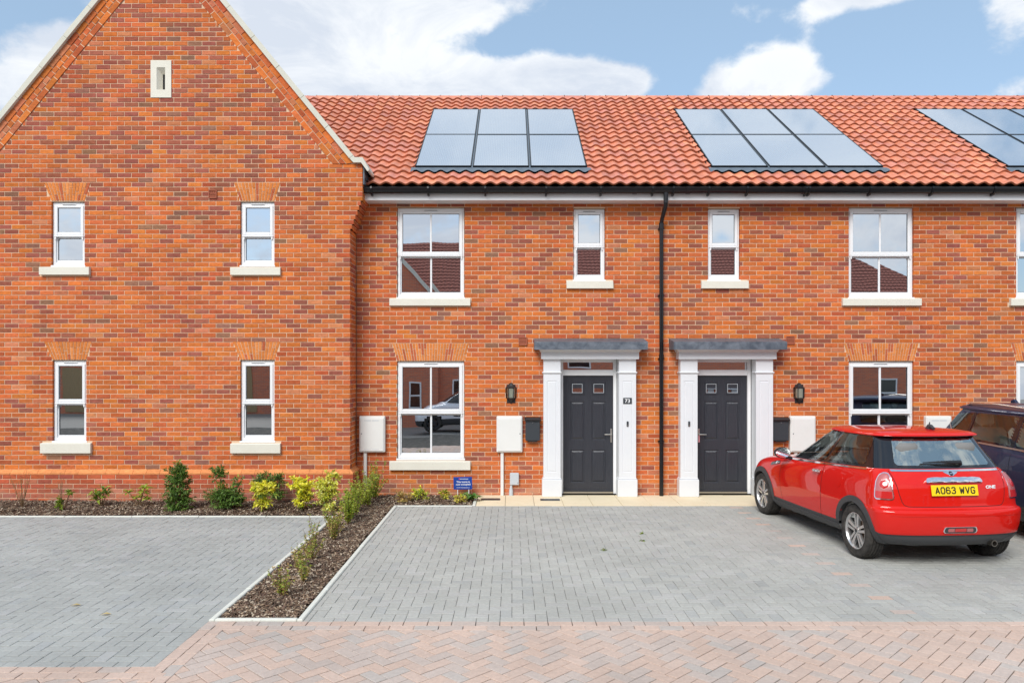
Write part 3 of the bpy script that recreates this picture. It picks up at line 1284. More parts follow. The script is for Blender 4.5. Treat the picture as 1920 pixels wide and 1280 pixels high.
    # entablature: swept moulding with returned ends
    xa, xb = x0 - ox - pw, x1 + ox + pw
    prof = [(0.0, wz(673, -.2)), (.055, wz(673, -.2)), (.055, wz(660, -.25)), (.070, wz(659, -.25)), (.085, wz(656.5, -.3)), (.115, wz(654.5, -.33)), (.155, wz(653.4, -.36)), (.155, wz(650, -.36))]
    e = MB()
    loops = [[(xa - .72 * p, .02, z), (xa - .72 * p, yp - p, z), (xb + .72 * p, yp - p, z), (xb + .72 * p, .02, z)] for (p, z) in prof]
    for i in range(len(loops) - 1):
        for k in range(3):
            e.face([loops[i][k], loops[i][k + 1], loops[i + 1][k + 1], loops[i + 1][k]])
    e.face(loops[0])
    e.build('entablature', MT['surround'], sur)
    # lead canopy
    p2 = .205
    c0, c1, cy = xa - .155, xb + .155, yp - p2
    za, zb2, zt2 = wz(655.0, cy), wz(640.5, cy), wz(634.6, .0)
    c = MB()
    n = 18
    for i in range(n):
        u0, u1 = c0 + (c1 - c0) * i / n, c0 + (c1 - c0) * (i + 1) / n
        d0, d1 = R.uniform(-.0012, .0012), R.uniform(-.0012, .0012)
        if i == 0:
            dprev = d0
        c.face([(u0, cy, za + dprev), (u1, cy, za + d1), (u1, cy - .004, zb2 + d1), (u0, cy - .004, zb2 + dprev)])
        c.face([(u0, cy - .004, zb2 + dprev), (u1, cy - .004, zb2 + d1), (u1, .0, zt2), (u0, .0, zt2)])
        dprev = d1
    for u in (c0, c1):
        c.face([(u, cy, za), (u, cy - .004, zb2), (u, 0, zt2), (u, 0, za)])
    c.face([(c0, cy, za), (c1, cy, za), (c1, .02, za), (c0, .02, za)])
    cn = c.build('canopy', MT['lead'], sur)
    # bell push
    bx = cx + s * (dw / 2 + ox + pw * .5)
    b = MB()
    b.box(bx - .016, bx + .016, yp - .016, yp - .001, wz(799, yp), wz(789.5, yp), bev=.004)
    be = b.build('doorbell', MT['slate'], None)
    b = MB()
    b.lathe([(.0, -.003), (.008, -.003), (.008, 0)], (bx, yp - .0165, wz(797, yp)), 'y', 12)
    b.build('button', MT['steel'], be)
    tag(be, 'small dark doorbell on the white pilaster left of the right-hand door' if mirror else ('small dark doorbell on the white pilaster right of door 73' if cx < 3 else 'small dark doorbell of the house beyond the right edge'), 'doorbell', 'doorbells')
    return bx, yp


def interior(house, x0, x1, y0=.105, y1=3.6, zs=(.02, 2.42, 2.62, 4.80)):
    m = MB()
    for (za, zb_) in ((zs[0], zs[1]), (zs[2], zs[3])):
        P = lambda x, y, z: (x, y, z)
        m.face([(x0, y0, za), (x1, y0, za), (x1, y1, za), (x0, y1, za)])
        m.face([(x0, y0, zb_), (x1, y0, zb_), (x1, y1, zb_), (x0, y1, zb_)])
        m.face([(x0, y1, za), (x1, y1, za), (x1, y1, zb_), (x0, y1, zb_)])
        m.face([(x0, y0, za), (x0, y1, za), (x0, y1, zb_), (x0, y0, zb_)])
        m.face([(x1, y0, za), (x1, y1, za), (x1, y1, zb_), (x1, y0, zb_)])
    m.build('interior', MT['cream_wall'], house)


# ------------------------------------------------------------------ roofs
TH = rad(34)
EA_Y, EA_Z = -.30, 5.045
TW, TG, NROW = .2097, .274, 20
TX0 = -1.655
rot_roof = Matrix(((1, 0, 0), (0, math.cos(TH), -math.sin(TH)), (0, math.sin(TH), math.cos(TH))))


def roofP(x, s, n):
    return (x, EA_Y + s * math.cos(TH) - n * math.sin(TH), EA_Z + s * math.sin(TH) + n * math.cos(TH))


def tile_geo():
    """pantile: hollow and roll across, butt edge at the bottom, laps the row above"""
    K = 10
    v, f = [], []
    L = TG + .035
    wv = [(.5 - .5 * math.cos(2 * PI * (i / K))) ** .9 for i in range(K + 1)]
    top = []
    for i in range(K + 1):
        u = i / K
        n = .043 * wv[(i + 3) % K if i < K else 3] + .003 * (u)
        top.append((u * (TW + .004), n))
    for s_, lift in ((0.0, .034), (L, -.004)):
        for (u, n) in top:
            v.append((u, s_, n + lift))
    for (u, n) in top:
        v.append((u, .003, n + .034 - .029))
    n1 = K + 1
    for i in range(K):
        f.append((i, i + 1, n1 + i + 1, n1 + i))
        f.append((2 * n1 + i, 2 * n1 + i + 1, i + 1, i))
    return v, f


def tile_col():
    t = R.random()
    s = R.uniform(.88, 1.12)
    c = (.655, .212, .112) if t < .6 else ((.60, .205, .135) if t < .85 else (.70, .25, .125))
    return tuple(q * s for q in c)


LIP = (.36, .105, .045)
TILEV = []
tv, tf = tile_geo()
for i in range(14):
    m = MB()
    cc = tile_col()
    m.idx(tv, tf, cc)
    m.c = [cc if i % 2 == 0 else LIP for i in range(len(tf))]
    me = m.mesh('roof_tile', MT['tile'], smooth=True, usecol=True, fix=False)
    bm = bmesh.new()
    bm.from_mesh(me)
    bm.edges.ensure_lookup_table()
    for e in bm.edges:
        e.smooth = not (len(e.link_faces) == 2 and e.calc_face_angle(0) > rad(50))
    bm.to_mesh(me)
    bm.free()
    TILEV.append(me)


def main_roof(house, c0, c1, pc0, ridge=True):
    """tiled slope from column c0 to c1, with a 3 x 2 set of panels let in from column pc0"""
    xa, xb = TX0 + c0 * TW, TX0 + c1 * TW
    SL = NROW * TG
    m = MB()
    ridge_p = roofP(0, SL, 0)
    back_y = 2 * ridge_p[1] - EA_Y
    m.prism([(EA_Y + .04, EA_Z - .03), (ridge_p[1], ridge_p[2] - .03), (back_y, EA_Z - .03), (back_y, EA_Z - .08), (ridge_p[1], ridge_p[2] - .2), (EA_Y + .2, EA_Z - .10)], 'x', xa + .004, xb - .004)
    roof = m.build('roof', MT['membrane'], house)
    px0, px1 = TX0 + pc0 * TW, TX0 + (pc0 + 14) * TW
    s0, s1 = .765, 4.317
    cells = []
    for r in range(NROW):
        for c in range(c0, c1):
            x = TX0 + c * TW
            if pc0 <= c < pc0 + 14 and s0 - .12 < r * TG + .14 < s1 + .10:
                continue
            cells.append((x, r * TG))
    cells.sort(key=lambda q: q[1] * 1.0 + abs(q[0]) * .05)
    rest = MB()
    for i, (x, s_) in enumerate(cells):
        if i < 300:
            link('roof_tile', TILEV[R.randrange(14)], roof, loc=roofP(x, s_, R.uniform(-.002, .002)), rot=(TH + R.uniform(-.006, .006), R.uniform(-.006, .006), R.uniform(-.004, .004)))
        else:
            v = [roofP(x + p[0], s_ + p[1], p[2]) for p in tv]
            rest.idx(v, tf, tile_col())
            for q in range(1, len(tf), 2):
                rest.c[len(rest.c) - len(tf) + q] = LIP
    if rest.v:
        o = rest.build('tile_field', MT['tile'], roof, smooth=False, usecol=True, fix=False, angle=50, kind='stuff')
    # ridge
    if ridge:
        n = int(round((xb - xa) / .45))
        for i in range(n):
            L = (xb - xa) / n
            m = MB()
            m.lathe([(.118, 0), (.112, L - .008)], (0, 0, 0), 'x', 10, c=tile_col(), a0=rad(-8), a1=rad(188), close=False)
            m.lathe([(.100, .004), (.118, 0)], (0, 0, 0), 'x', 10, c=tile_col(), a0=rad(-8), a1=rad(188), close=False)
            o = m.build('ridge_tile', MT['tile'], roof, usecol=True, fix=False)
            o.location = (xa + i * L + .004, ridge_p[1], ridge_p[2] - .078)
            m = MB()
            m.box(-.012, .012, -.128, -.10, -.015, .030)
            m.box(-.010, .010, -.03, .03, .108, .124)
            q = m.build('ridge_clip', MT['black'], roof)
            q.location = (xa + i * L, ridge_p[1], ridge_p[2] - .078)
    # panels
    tray = MB()
    tray.idx([roofP(px0 - .035, s0 - .18, .030), roofP(px1 + .035, s0 - .18, .030), roofP(px1 + .035, s1 + .07, .012), roofP(px0 - .035, s1 + .07, .012)], [(0, 1, 2, 3)])
    tr = tray.build('panel_tray', MT['solarframe'], house)
    ap = MB()
    K = 84
    vs = []
    for i in range(K + 1):
        x = px0 - .05 + (px1 - px0 + .10) * i / K
        vs.append(roofP(x, s0 - .03, .052))
    for i in range(K + 1):
        x = px0 - .05 + (px1 - px0 + .10) * i / K
        u = ((x - TX0) / TW) % 1.0
        wv = (.5 - .5 * math.cos(2 * PI * (u + .3))) ** .9
        vs.append(roofP(x, s0 - .21 - R.uniform(0, .012), .036 + .043 * wv))
    ap.idx(vs, [(i, i + 1, K + 2 + i, K + 1 + i) for i in range(K)])
    ap.build('apron_flashing', MT['flashing'], tr, smooth=True, fix=False)
    pw = (px1 - px0) / 3
    ph = (s1 - s0) / 2
    for r in range(2):
        for c in range(3):
            a, b = px0 + c * pw + .014, px0 + (c + 1) * pw - .014
            g, h = s0 + r * ph + .006, s0 + (r + 1) * ph - .006
            tn = R.uniform(-.002, .002)
            m = MB()
            for (q0, q1, w0, w1) in ((a, a + .016, g, h), (b - .016, b, g, h), (a + .016, b - .016, g, g + .016), (a + .016, b - .016, h - .016, h)):
                vv = [roofP(x, s_, n) for n in (.02, .070) for s_ in (w0, w1) for x in (q0, q1)]
                m.idx(vv, [(0, 2, 3, 1), (4, 5, 7, 6), (0, 1, 5, 4), (2, 6, 7, 3), (0, 4, 6, 2), (1, 3, 7, 5)])
            pn = m.build('solar_panel', MT['solarframe'], house)
            m = MB()
            m.face([roofP(a + .012, g + .012, .066), roofP(b - .012, g + .012, .066), roofP(b - .012, h - .012, .066 + tn), roofP(a + .012, h - .012, .066 + tn)])
            m.build('solar_glass', MT['solar'], pn, fix=False)
    for c in (1, 2):
        m = MB()
        x = px0 + c * pw
        vv = [roofP(X, s_, n) for n in (.03, .055) for s_ in (s0 - .06, s1) for X in (x - .012, x + .012)]
        m.idx(vv, [(0, 2, 3, 1), (4, 5, 7, 6), (0, 1, 5, 4), (2, 6, 7, 3), (0, 4, 6, 2), (1, 3, 7, 5)])
        m.build('panel_rail', MT['flashing'], tr)
    return roof


def fascia(house, x0, x1):
    m = MB()
    m.box(x0, x1, -.265, -.245, 4.822, 5.0, bev=.003)
    m.box(x0, x1, -.245, -.002, 4.822, 4.836)
    f = m.build('fascia', MT['upvc'], house)


def terrace(name, label, x0, x1, big, small, dcx, mirror, cols, pcol, extra=None, film=False, low=True):
    """one house of the row; big/small: window spans in survey units"""
    h = thing(name, label, 'house', ((x0 + x1) / 2, 0, 0), 0)
    h.location = (0, 0, 0)
    bu = (wx(big[0]), wx(big[1]), wz(557), wz(390))
    bg_ = (wx(big[0]), wx(big[1]), wz(859), wz(678))
    sm_ = (wx(small[0]), wx(small[1]), wz(524), wz(392))
    dr = (dcx - .50, dcx + .50, -.2, wz(672))
    at = (wx(big[0] - 10), wx(big[1] + 10), wz(643))
    ar = (at[0], at[1], at[2], bg_[0] - .005, bg_[1] + .005, wz(676.5))
    hs = [bu, bg_, sm_, dr]
    m = MB()
    grow = [(q[0] - .01, q[1] + .01, q[2] - .03, q[3] + .01) for q in hs]
    holes_plane(m, x0, x1, -.12, 4.90, .0055, grow)
    for q in grow:                                       # reveals
        for xx in (q[0], q[1]):
            m.face([(xx, .0055, q[2]), (xx, .11, q[2]), (xx, .11, q[3]), (xx, .0055, q[3])])
        m.face([(q[0], .0055, q[3]), (q[1], .0055, q[3]), (q[1], .11, q[3]), (q[0], .11, q[3])])
    wall = m.build('wall', MT['mortar'], h)
    sills = []
    fl = [rect_hole(q[0] - .004, q[1] + .004, q[2] - .03, q[3] + .004) for q in hs]
    sb = (wx(big[0] - 14), wx(big[1] + 12), wz(573), wz(559))
    sg = (wx(big[0] - 14), wx(big[1] + 12), wz(880), wz(863))
    ss = (wx(small[0] - 14), wx(small[1] + 15), wz(541), wz(526))
    fl += [rect_hole(*q) for q in (sb, sg, ss)]
    fl.append(arch_hole(*ar))
    lay_bricks(wall, x0 + (.003 if x0 == XA else 0), x1 - (.003 if x1 == XD else 0), 4.86, 0.0, fl, False, fits=extra, open_l=x0 != XA, open_r=x1 != XD)
    window(h, *bu, 0.0, True, sb)
    window(h, *bg_, 0.0, True, sg, tilt=.0125)
    window(h, *sm_, 0.0, False, ss)
    flat_arch(h, *ar, 0.0)
    bell = doorway(h, dcx, mirror, film)
    main_roof(h, cols[0], cols[1], pcol)
    fascia(h, max(x0, -2.40), x1)
    interior(h, x0 + .1, x1 - .1)
    m = MB()                                             # plain rear and party walls
    m.box(x0 + .02, x1 - .02, 8.3, 8.5, -.1, 5.0)
    m.build('rear_wall', MT['farbrick'], h)
    return h


XA, XB, XC, XD = -2.577, 2.473, 7.52, 12.57
D1, D2 = wx(1102.5, .12), wx(1353.5, .12)
house1 = terrace('terraced_house', 'brick terraced house with door 73, between the tall gable and the black downpipe', XA, XB, (745, 870), (1076, 1134), D1, False, (-15, 20), 0)
house2 = terrace('terraced_house', 'brick terraced house right of the downpipe, behind the red hatchback', XB, XC, (1592, 1713), (1328, 1387), D2, True, (20, 44), 24, film=True,
                 extra=lambda x, z: not (3.9 < x and z < 1.3))
D3 = 2 * XC - D2
house3 = terrace('terraced_house', 'brick terraced house cut off by the right edge, behind the navy car', XC, XD, (1906, 2027), (2235, 2294), D3, False, (44, 68), 48,
                 extra=lambda x, z: x < 8.4 and z > 1.5)
m = MB()
m.prism([(0.0, -.1), (8.5, -.1), (8.5, 5.0), (4.24, 8.0), (0.0, 5.0)], 'x', XD - .2, XD + .0)
m.build('end_wall', MT['farbrick'], house3)

# ------------------------------------------------------------------ gable house
GYF = -.45
gx_ = lambda px: wx(px, GYF)
gz_ = lambda py: wz(py, GYF)
GC, GHALF = gx_(302), 3.02
GL, GR = GC - GHALF, GC + GHALF
APEX, TAN = 9.119, 1.22
SA, CA = TAN / math.hypot(1, TAN), 1 / math.hypot(1, TAN)
RAKE = .262
KN_Z0, KN_Z1 = 4.805, 5.36          # brick kneeler: bottom of the straight part and top
KN_OUT = .197

gable = thing('gable_house', 'tall brick gable house with pale stone coping and slit at left', 'house')
gwins = [((97, 158), (379, 497), (77, 170), (500, 515.5), (82, 170), 342, 377),
         ((451, 514), (379, 497), (434, 527), (501, 516), (438, 526), 342, 377),
         ((99, 161), (676, 826), (79, 173), (829, 848.5), (82, 172), 640, 674.5),
         ((451, 514), (676, 826), (434, 527), (830, 848.5), (436, 526), 640, 674.5)]
rects, fl, arches = [], [], []
for (fx, fz, sx, sz, tx, at, ab) in gwins:
    q = (gx_(fx[0]), gx_(fx[1]), gz_(fz[1]), gz_(fz[0]))
    rects.append(q)
    fl.append(rect_hole(q[0] - .004, q[1] + .004, q[2] - .03, q[3] + .004))
    fl.append(rect_hole(gx_(sx[0]), gx_(sx[1]), gz_(sz[1]), gz_(sz[0])))
    a = (gx_(tx[0]), gx_(tx[1]), gz_(at), q[0] - .005, q[1] + .005, gz_(ab))
    arches.append(a)
    fl.append(arch_hole(*a))
slit = (gx_(283), gx_(321.5), gz_(183.5), gz_(114))
fl.append(rect_hole(*slit))
vent = (gx_(391.5), gx_(407), gz_(372.5), gz_(356))
PL_T, PL_B, PL_P = .493, .418, .055


def glimit(z):
    lo, hi = GL + .003, GR - .003
    if z > KN_Z1 - .01:
        hw = (APEX - z) / TAN - RAKE / SA - .006
        return GC - hw, GC + hw
    if z > KN_Z0:
        return lo - KN_OUT, hi + KN_OUT
    n = math.floor((KN_Z0 - z) / COURSE) + 1
    if n <= 6:
        e = KN_OUT * (1 - n / 7)
        return lo - e, hi + e
    return lo, hi


m = MB()
grow = [(q[0] - .01, q[1] + .01, q[2] - .03, q[3] + .01) for q in rects]
holes_plane(m, GL + .006, GR - .006, -.12, KN_Z1, GYF + .0055, grow)
hw = (APEX - KN_Z1) / TAN
_y = GYF + .0055
_l, _r, _b, _t = slit[0] + .03, slit[1] - .03, slit[2] + .03, slit[3] - .03
_zl = lambda x: APEX - abs(x - GC) * TAN
m.face([(GC - hw, _y, KN_Z1), (_l, _y, KN_Z1), (_l, _y, _zl(_l))])
m.face([(_r, _y, KN_Z1), (GC + hw, _y, KN_Z1), (_r, _y, _zl(_r))])
m.face([(_l, _y, KN_Z1), (_r, _y, KN_Z1), (_r, _y, _b), (_l, _y, _b)])
m.face([(_l, _y, _t), (_r, _y, _t), (_r, _y, _zl(_r)), (GC, _y, APEX), (_l, _y, _zl(_l))])
for sx in (-1, 1):                                   # kneeler and return mortar faces
    e = GC + sx * (GHALF + KN_OUT - .006)
    i_ = GC + sx * (GHALF - .006)
    m.face([(i_, GYF + .0055, KN_Z0), (e, GYF + .0055, KN_Z0), (e, GYF + .0055, KN_Z1), (i_, GYF + .0055, KN_Z1)])
    m.face([(e, GYF + .0055, KN_Z0), (e, .6, KN_Z0), (e, .6, KN_Z1), (e, GYF + .0055, KN_Z1)])
    m.face([(i_, GYF + .0055, -.12), (i_, .2 if sx > 0 else 8, -.12), (i_, .2 if sx > 0 else 8, KN_Z0), (i_, GYF + .0055, KN_Z0)])
    for n in range(7):
        ee = GC + sx * (GHALF + KN_OUT * (1 - (n + 1) / 7) - .006)
        z1 = KN_Z0 - n * COURSE
        m.face([(i_, GYF + .0055, z1 - COURSE), (ee, GYF + .0055, z1 - COURSE), (ee, GYF + .0055, z1), (i_, GYF + .0055, z1)])
        m.face([(ee, GYF + .0055, z1 - COURSE), (ee, .3, z1 - COURSE), (ee, .3, z1), (ee, GYF + .0055, z1)])
for q in grow:
    for xx in (q[0], q[1]):
        m.face([(xx, GYF + .0055, q[2]), (xx, GYF + .11, q[2]), (xx, GYF + .11, q[3]), (xx, GYF + .0055, q[3])])
    m.face([(q[0], GYF + .0055, q[3]), (q[1], GYF + .0055, q[3]), (q[1], GYF + .11, q[3]), (q[0], GYF + .11, q[3])])
gwall = m.build('wall', MT['mortar'], gable)
rest = MB()
lay_bricks(gwall, GL, GR, APEX, GYF, fl, True, glimit, 300, rest=rest, zmin=.495, depth=.09)
# returns (side faces), the right-hand one steps out as the corbelled kneeler
for sx in (-1, 1):
    k = 0
    while ZB + (k + 1) * COURSE < KN_Z1 + .01:
        z0, z1 = ZB + k * COURSE + .005, ZB + (k + 1) * COURSE - .005
        k += 1
        zm = (z0 + z1) / 2
        lo, hi = glimit(zm)
        if zm > KN_Z1 - .01:
            continue
        xe = hi if sx > 0 else lo
        u = GYF + (.105 if k % 2 else .0)
        bl = [(GYF + .092, GYF + .097 + .010)] if False else []
        ys = []
        u = GYF + (.0 if k % 2 else -.1125) + .005
        yend = .0 if (sx > 0 and zm < KN_Z0 - .56) else (.30 if sx > 0 else 2.0)
        while u < yend:
            ys.append((max(u, GYF + .004), min(u + .215, yend)))
            u += .225
        for (p, q) in ys:
            if q - p < .02:
                continue
            w_ = q - p
            v, f = brick_geo(w_, z1 - z0, .045 if zm > KN_Z0 - .56 else .09)
            uc = (p + q) / 2
            if sx > 0:
                v = [(xe + .0015 - t[1], uc + t[0], zm + t[2]) for t in v]
            else:
                v = [(xe - .0015 + t[1], uc - t[0], zm + t[2]) for t in v]
            rest.idx(v, f, brick_col(brick_class(uc + sx * 30, zm, True)))
# raking courses under the coping
for sx in (-1, 1):
    def RP(s_, d, y):
        # s_: distance up the rake from the kneeler level, d: perpendicular distance below the coping line
        bx, bz = GC + sx * (APEX - KN_Z1) / TAN, KN_Z1
        return (bx - sx * (s_ * CA + d * SA), y, bz + s_ * SA - d * CA)
    Ltot = (APEX - KN_Z1) / SA
    for (d0, d1, unit, proud, off) in ((.181, RAKE, .225, .012, 0), (.100, .171, .1125, .018, .05), (.0, .090, .225, .026, .1)):
        s_ = -.3 + off
        while s_ < Ltot - .02:
            e = min(s_ + unit - .013, Ltot + .25)
            lo = [max(s_, d * CA / SA) for d in (d0, d1)]
            if e > max(lo) + .02:
                y = GYF - proud + R.uniform(-.002, .002)
                hi = [min(e, Ltot - d * CA / SA * 0 - d / TAN * 0) for d in (d0, d1)]
                pts = [(lo[0], d0), (hi[0], d0), (hi[1], d1), (lo[1], d1)]
                F = [RP(a, d, y) for (a, d) in pts]
                B = [RP(a, d, GYF + .05) for (a, d) in pts]
                kk = R.choice([0, 0, 1, 2, 2, 5])
                cc = brick_col(kk)
                rest.idx(F + B, [(0, 1, 2, 3), (0, 4, 5, 1), (1, 5, 6, 2), (2, 6, 7, 3), (3, 7, 4, 0)], cc)
            s_ += unit
rest.build('brickwork', MT['brick'], gwall, usecol=True, kind='stuff')
m = MB()
for sx in (-1, 1):
    bx = GC + sx * (APEX - KN_Z1) / TAN
    F = [(bx, GYF - .009, KN_Z1), (GC, GYF - .009, APEX), (GC, GYF - .009, APEX - RAKE / CA), (bx - sx * RAKE / SA, GYF - .009, KN_Z1)]
    m.face(F)
m.build('rake_bedding', MT['mortar'], gwall)
for i, (fx, fz, sx, sz, tx, at, ab) in enumerate(gwins):
    window(gable, *rects[i], GYF, False, (gx_(sx[0]), gx_(sx[1]), gz_(sz[1]), gz_(sz[0])))
    flat_arch(gable, *arches[i], GYF)
# plinth: chamfered string course with bricks below
pm = MB()
pp = [(GYF + .03, PL_T), (GYF - .001, PL_T), (GYF - PL_P, PL_B + .022), (GYF - PL_P, PL_B), (GYF + .03, PL_B)]
n = 28
for i in range(n):
    a, b = GL - .0 + (GR - GL) * i / n, GL + (GR - GL) * (i + 1) / n
    k = R.uniform(.9, 1.08)
    if i == n - 1:
        b = GR
    pm.prism(pp, 'x', a + .002, b - .002, (.70 * k, .27 * k, .10 * k))
sp = [(GR - .03, PL_T), (GR + .001, PL_T), (GR + PL_P, PL_B + .022), (GR + PL_P, PL_B), (GR - .03, PL_B)]
pm.prism(sp, 'y', GYF + .001, .0, (.70, .27, .10))
pm.idx([(GR, GYF, PL_T), (GR, GYF - PL_P, PL_B + .022), (GR + PL_P, GYF - PL_P, PL_B + .022), (GR + PL_P, GYF, PL_B + .022), (GR, GYF - PL_P, PL_B), (GR + PL_P, GYF - PL_P, PL_B), (GR + PL_P, GYF, PL_B)],
       [(0, 1, 2), (0, 2, 3), (1, 4, 5, 2), (2, 5, 6, 3)], (.70, .27, .10))
plinth = pm.build('plinth', MT['brick'], gable, usecol=True)
m = MB()
m.box(GL - PL_P + .006, GR + PL_P - .006, GYF - PL_P + .006, 0.0, -.15, PL_B - .004)
m.build('plinth_backing', MT['mortar'], plinth)
rest = MB()
old = CLS[:]
CLS[:] = [(.46, .105, .050), (.40, .092, .050), (.50, .12, .05), (.36, .092, .06), (.33, .11, .07), (.50, .16, .09)]
lay_bricks(plinth, GL - PL_P, GR + PL_P, PL_B, GYF - PL_P, [], True, None, 0, rest=rest, depth=.03)
lay_bricks(plinth, GYF - PL_P + .004, .0, PL_B, 0, [], True, None, 0, rest=rest, frame=lambda u, z, d: (GR + PL_P - d, u, z), depth=.03)
CLS[:] = old
rest.build('brickwork', MT['brick'], plinth, usecol=True, kind='stuff')
# coping stones, kneeler cap
cop = None
CT, COV = .076, .075
for sx in (-1, 1):
    Ltot = (APEX - KN_Z1) / SA
    s_ = .09
    while s_ < Ltot + .06:
        e = min(s_ + .615, Ltot + .11)
        def RQ(a, d, y):
            bx = GC + sx * (APEX - KN_Z1) / TAN
            return (bx - sx * (a * CA + d * SA), y, KN_Z1 + a * SA - d * CA)
        m = MB()
        g = .004
        y0, y1 = GYF - COV - R.uniform(0, .003), .22
        v = [RQ(a, d, y) for y in (y0, y1) for (a, d) in ((s_ + g, .004), (e - g, .004), (e - g, -CT), (s_ + g, -CT))]
        m.idx(v, [(0, 1, 2, 3), (7, 6, 5, 4), (0, 4, 5, 1), (1, 5, 6, 2), (2, 6, 7, 3), (3, 7, 4, 0)])
        o = m.build('coping_stone', MT['coping'], gable)
        m = MB()
        v = [RQ(a, d, y) for y in (y0 + .012, y1 - .01) for (a, d) in ((e - g, 0.0), (e + g, 0.0), (e + g, -CT + .006), (e - g, -CT + .006))]
        m.idx(v, [(0, 1, 2, 3), (7, 6, 5, 4), (0, 4, 5, 1), (1, 5, 6, 2), (2, 6, 7, 3), (3, 7, 4, 0)])
        m.build('joint', MT['kerb'], o)
        s_ = e
    # kneeler cap: flat then turned down
    bx = GC + sx * (APEX - KN_Z1) / TAN
    k0 = .09
    P0 = (bx - sx * (k0 * CA), KN_Z1 + k0 * SA)
    T0 = (P0[0] + sx * CT * SA, P0[1] + CT * CA)
    ex = GC + sx * (GHALF + KN_OUT)
    poly = [P0, T0, (ex + sx * (-.115), KN_Z1 + .088), (ex + sx * .012, KN_Z1 + .088), (ex + sx * .118, KN_Z1 - .105), (ex + sx * .105, KN_Z1 - .13), (ex + sx * .085, KN_Z1 - .13), (ex - sx * .012, KN_Z1 + .006), (bx - sx * .0, KN_Z1 + .006)]
    m = MB()
    m.prism(poly, 'y', GYF - COV, .22)
    m.build('kneeler_stone', MT['coping'], gable)
    m = MB()
    m.box(*sorted((ex + sx * .003, ex + sx * .022)), GYF + .02, .2, 5.04, KN_Z1 - .01)
    m.build('lead_flashing', MT['lead'], gable)
# slit
m = MB()
ix0, ix1, iz0, iz1 = slit[0] + .095, slit[1] - .095, slit[2] + .125, slit[3] - .11
holes_plane(m, slit[0], slit[1], slit[2], slit[3], GYF - .012, [(ix0, ix1, iz0, iz1)])
for (a, b) in (((slit[0], slit[2]), (slit[1], slit[2])), ((slit[1], slit[2]), (slit[1], slit[3])), ((slit[1], slit[3]), (slit[0], slit[3])), ((slit[0], slit[3]), (slit[0], slit[2]))):
    m.face([(a[0], GYF - .012, a[1]), (b[0], GYF - .012, b[1]), (b[0], GYF + .05, b[1]), (a[0], GYF + .05, a[1])])
cxs = (ix0 + ix1) / 2
rect_loops(m, [(ix0, ix1, iz0, iz1, GYF - .012), (cxs - .006, cxs + .026, iz0 + .008, iz1 - .085, GYF + .075)])
slo = m.build('stone_slit', MT['stone'], gable)
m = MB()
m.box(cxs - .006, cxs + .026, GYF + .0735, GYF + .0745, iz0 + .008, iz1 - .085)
m.build('slit_shade_sheet', MT['dark'], slo)  # dark sheet standing in for the shade deep inside the slit
# gable roof slopes and the room behind the windows
m = MB()
ry = 4.8
for sx in (-1, 1):
    ex = GC + sx * (GHALF + .25)
    ez = APEX - (GHALF + .25) * TAN
    P = [(GC, APEX), (ex, ez), (ex - sx * .1, ez - .05), (GC, APEX - .15)]
    m.prism(P, 'y', GYF + .10, ry)
m.build('roof', MT['tile'], gable)
m = MB()
m.face([(GL, 8, -.1), (GR, 8, -.1), (GR, 8, 5.4), (GL, 8, 5.4)])
m.build('rear_wall', MT['farbrick'], gable)
interior(gable, GL + .12, GR - .12, GYF + .105, 3.5)
for i in (2, 3):
    q = rects[i]
    if i == 2:
        m = MB()
        K = 40
        for k in range(K):
            xa_, xb_ = q[0] - .1 + .85 * k / K * .55, q[0] - .1 + .85 * (k + 1) / K * .55
            m.face([(xa_, GYF + .26 + .025 * math.sin(k * 1.9), .5), (xb_, GYF + .26 + .025 * math.sin((k + 1) * 1.9), .5), (xb_, GYF + .26 + .025 * math.sin((k + 1) * 1.9), 2.35), (xa_, GYF + .26 + .025 * math.sin(k * 1.9), 2.35)])
        m.build('curtain', MT['cream_wall'], gable, smooth=True, fix=False)

# ------------------------------------------------------------------ gutter, downpipe, fittings on the walls
GUT_Y, GUT_Z, GUT_R = -.33, 5.005, .060
g = MB()
prof = [(GUT_R, a) for a in range(180, 361, 15)]
xs = [-2.40, XD]
ring = []
for (r, a) in prof:
    ring.append((r * math.cos(rad(a)), r * 1.55 * math.sin(rad(a))))
full = [(-GUT_R - .006, .004), (-GUT_R, .008)] + ring + [(GUT_R, .006)] + [(q[0] * .93, q[1] * .93) for q in reversed(ring)]
g.prism([(GUT_Y + q[0], GUT_Z + q[1]) for q in full], 'x', -2.40, XD)
gutter = g.build('gutter', MT['black'], angle=40)
tag(gutter, 'long black half-round gutter along the eaves of the row', 'gutter')
xb_ = -2.2
k = 0
for px in (697, 803, 910, 1024, 1126, 1223, 1262, 1328, 1400, 1510, 1516, 1630, 1746, 1862, 1980):
    X = wx(px, -.33)
    m = MB()
    m.prism([(GUT_Y - .068, GUT_Z + .012), (GUT_Y - .072, GUT_Z - .02), (GUT_Y - .050, GUT_Z - .085), (GUT_Y - .01, GUT_Z - .115), (GUT_Y + .03, GUT_Z - .120), (-.246, GUT_Z - .125), (-.246, GUT_Z - .02), (GUT_Y + .064, GUT_Z - .02), (GUT_Y + .05, GUT_Z - .075), (GUT_Y, GUT_Z - .1), (GUT_Y - .045, GUT_Z - .075), (GUT_Y - .06, GUT_Z + .012)], 'x', X - .014, X + .014)
    m.build('bracket', MT['black'], gutter)
for px in (1190, 1290, 1507):
    X = wx(px, -.33)
    m = MB()
    m.prism([(GUT_Y + q[0] * 1.10, GUT_Z + q[1] * 1.07) for q in full], 'x', X - .035, X + .035)
    m.build('union', MT['black'], gutter)
DPX = wx(1238.5)
p = MB()
pr = .034
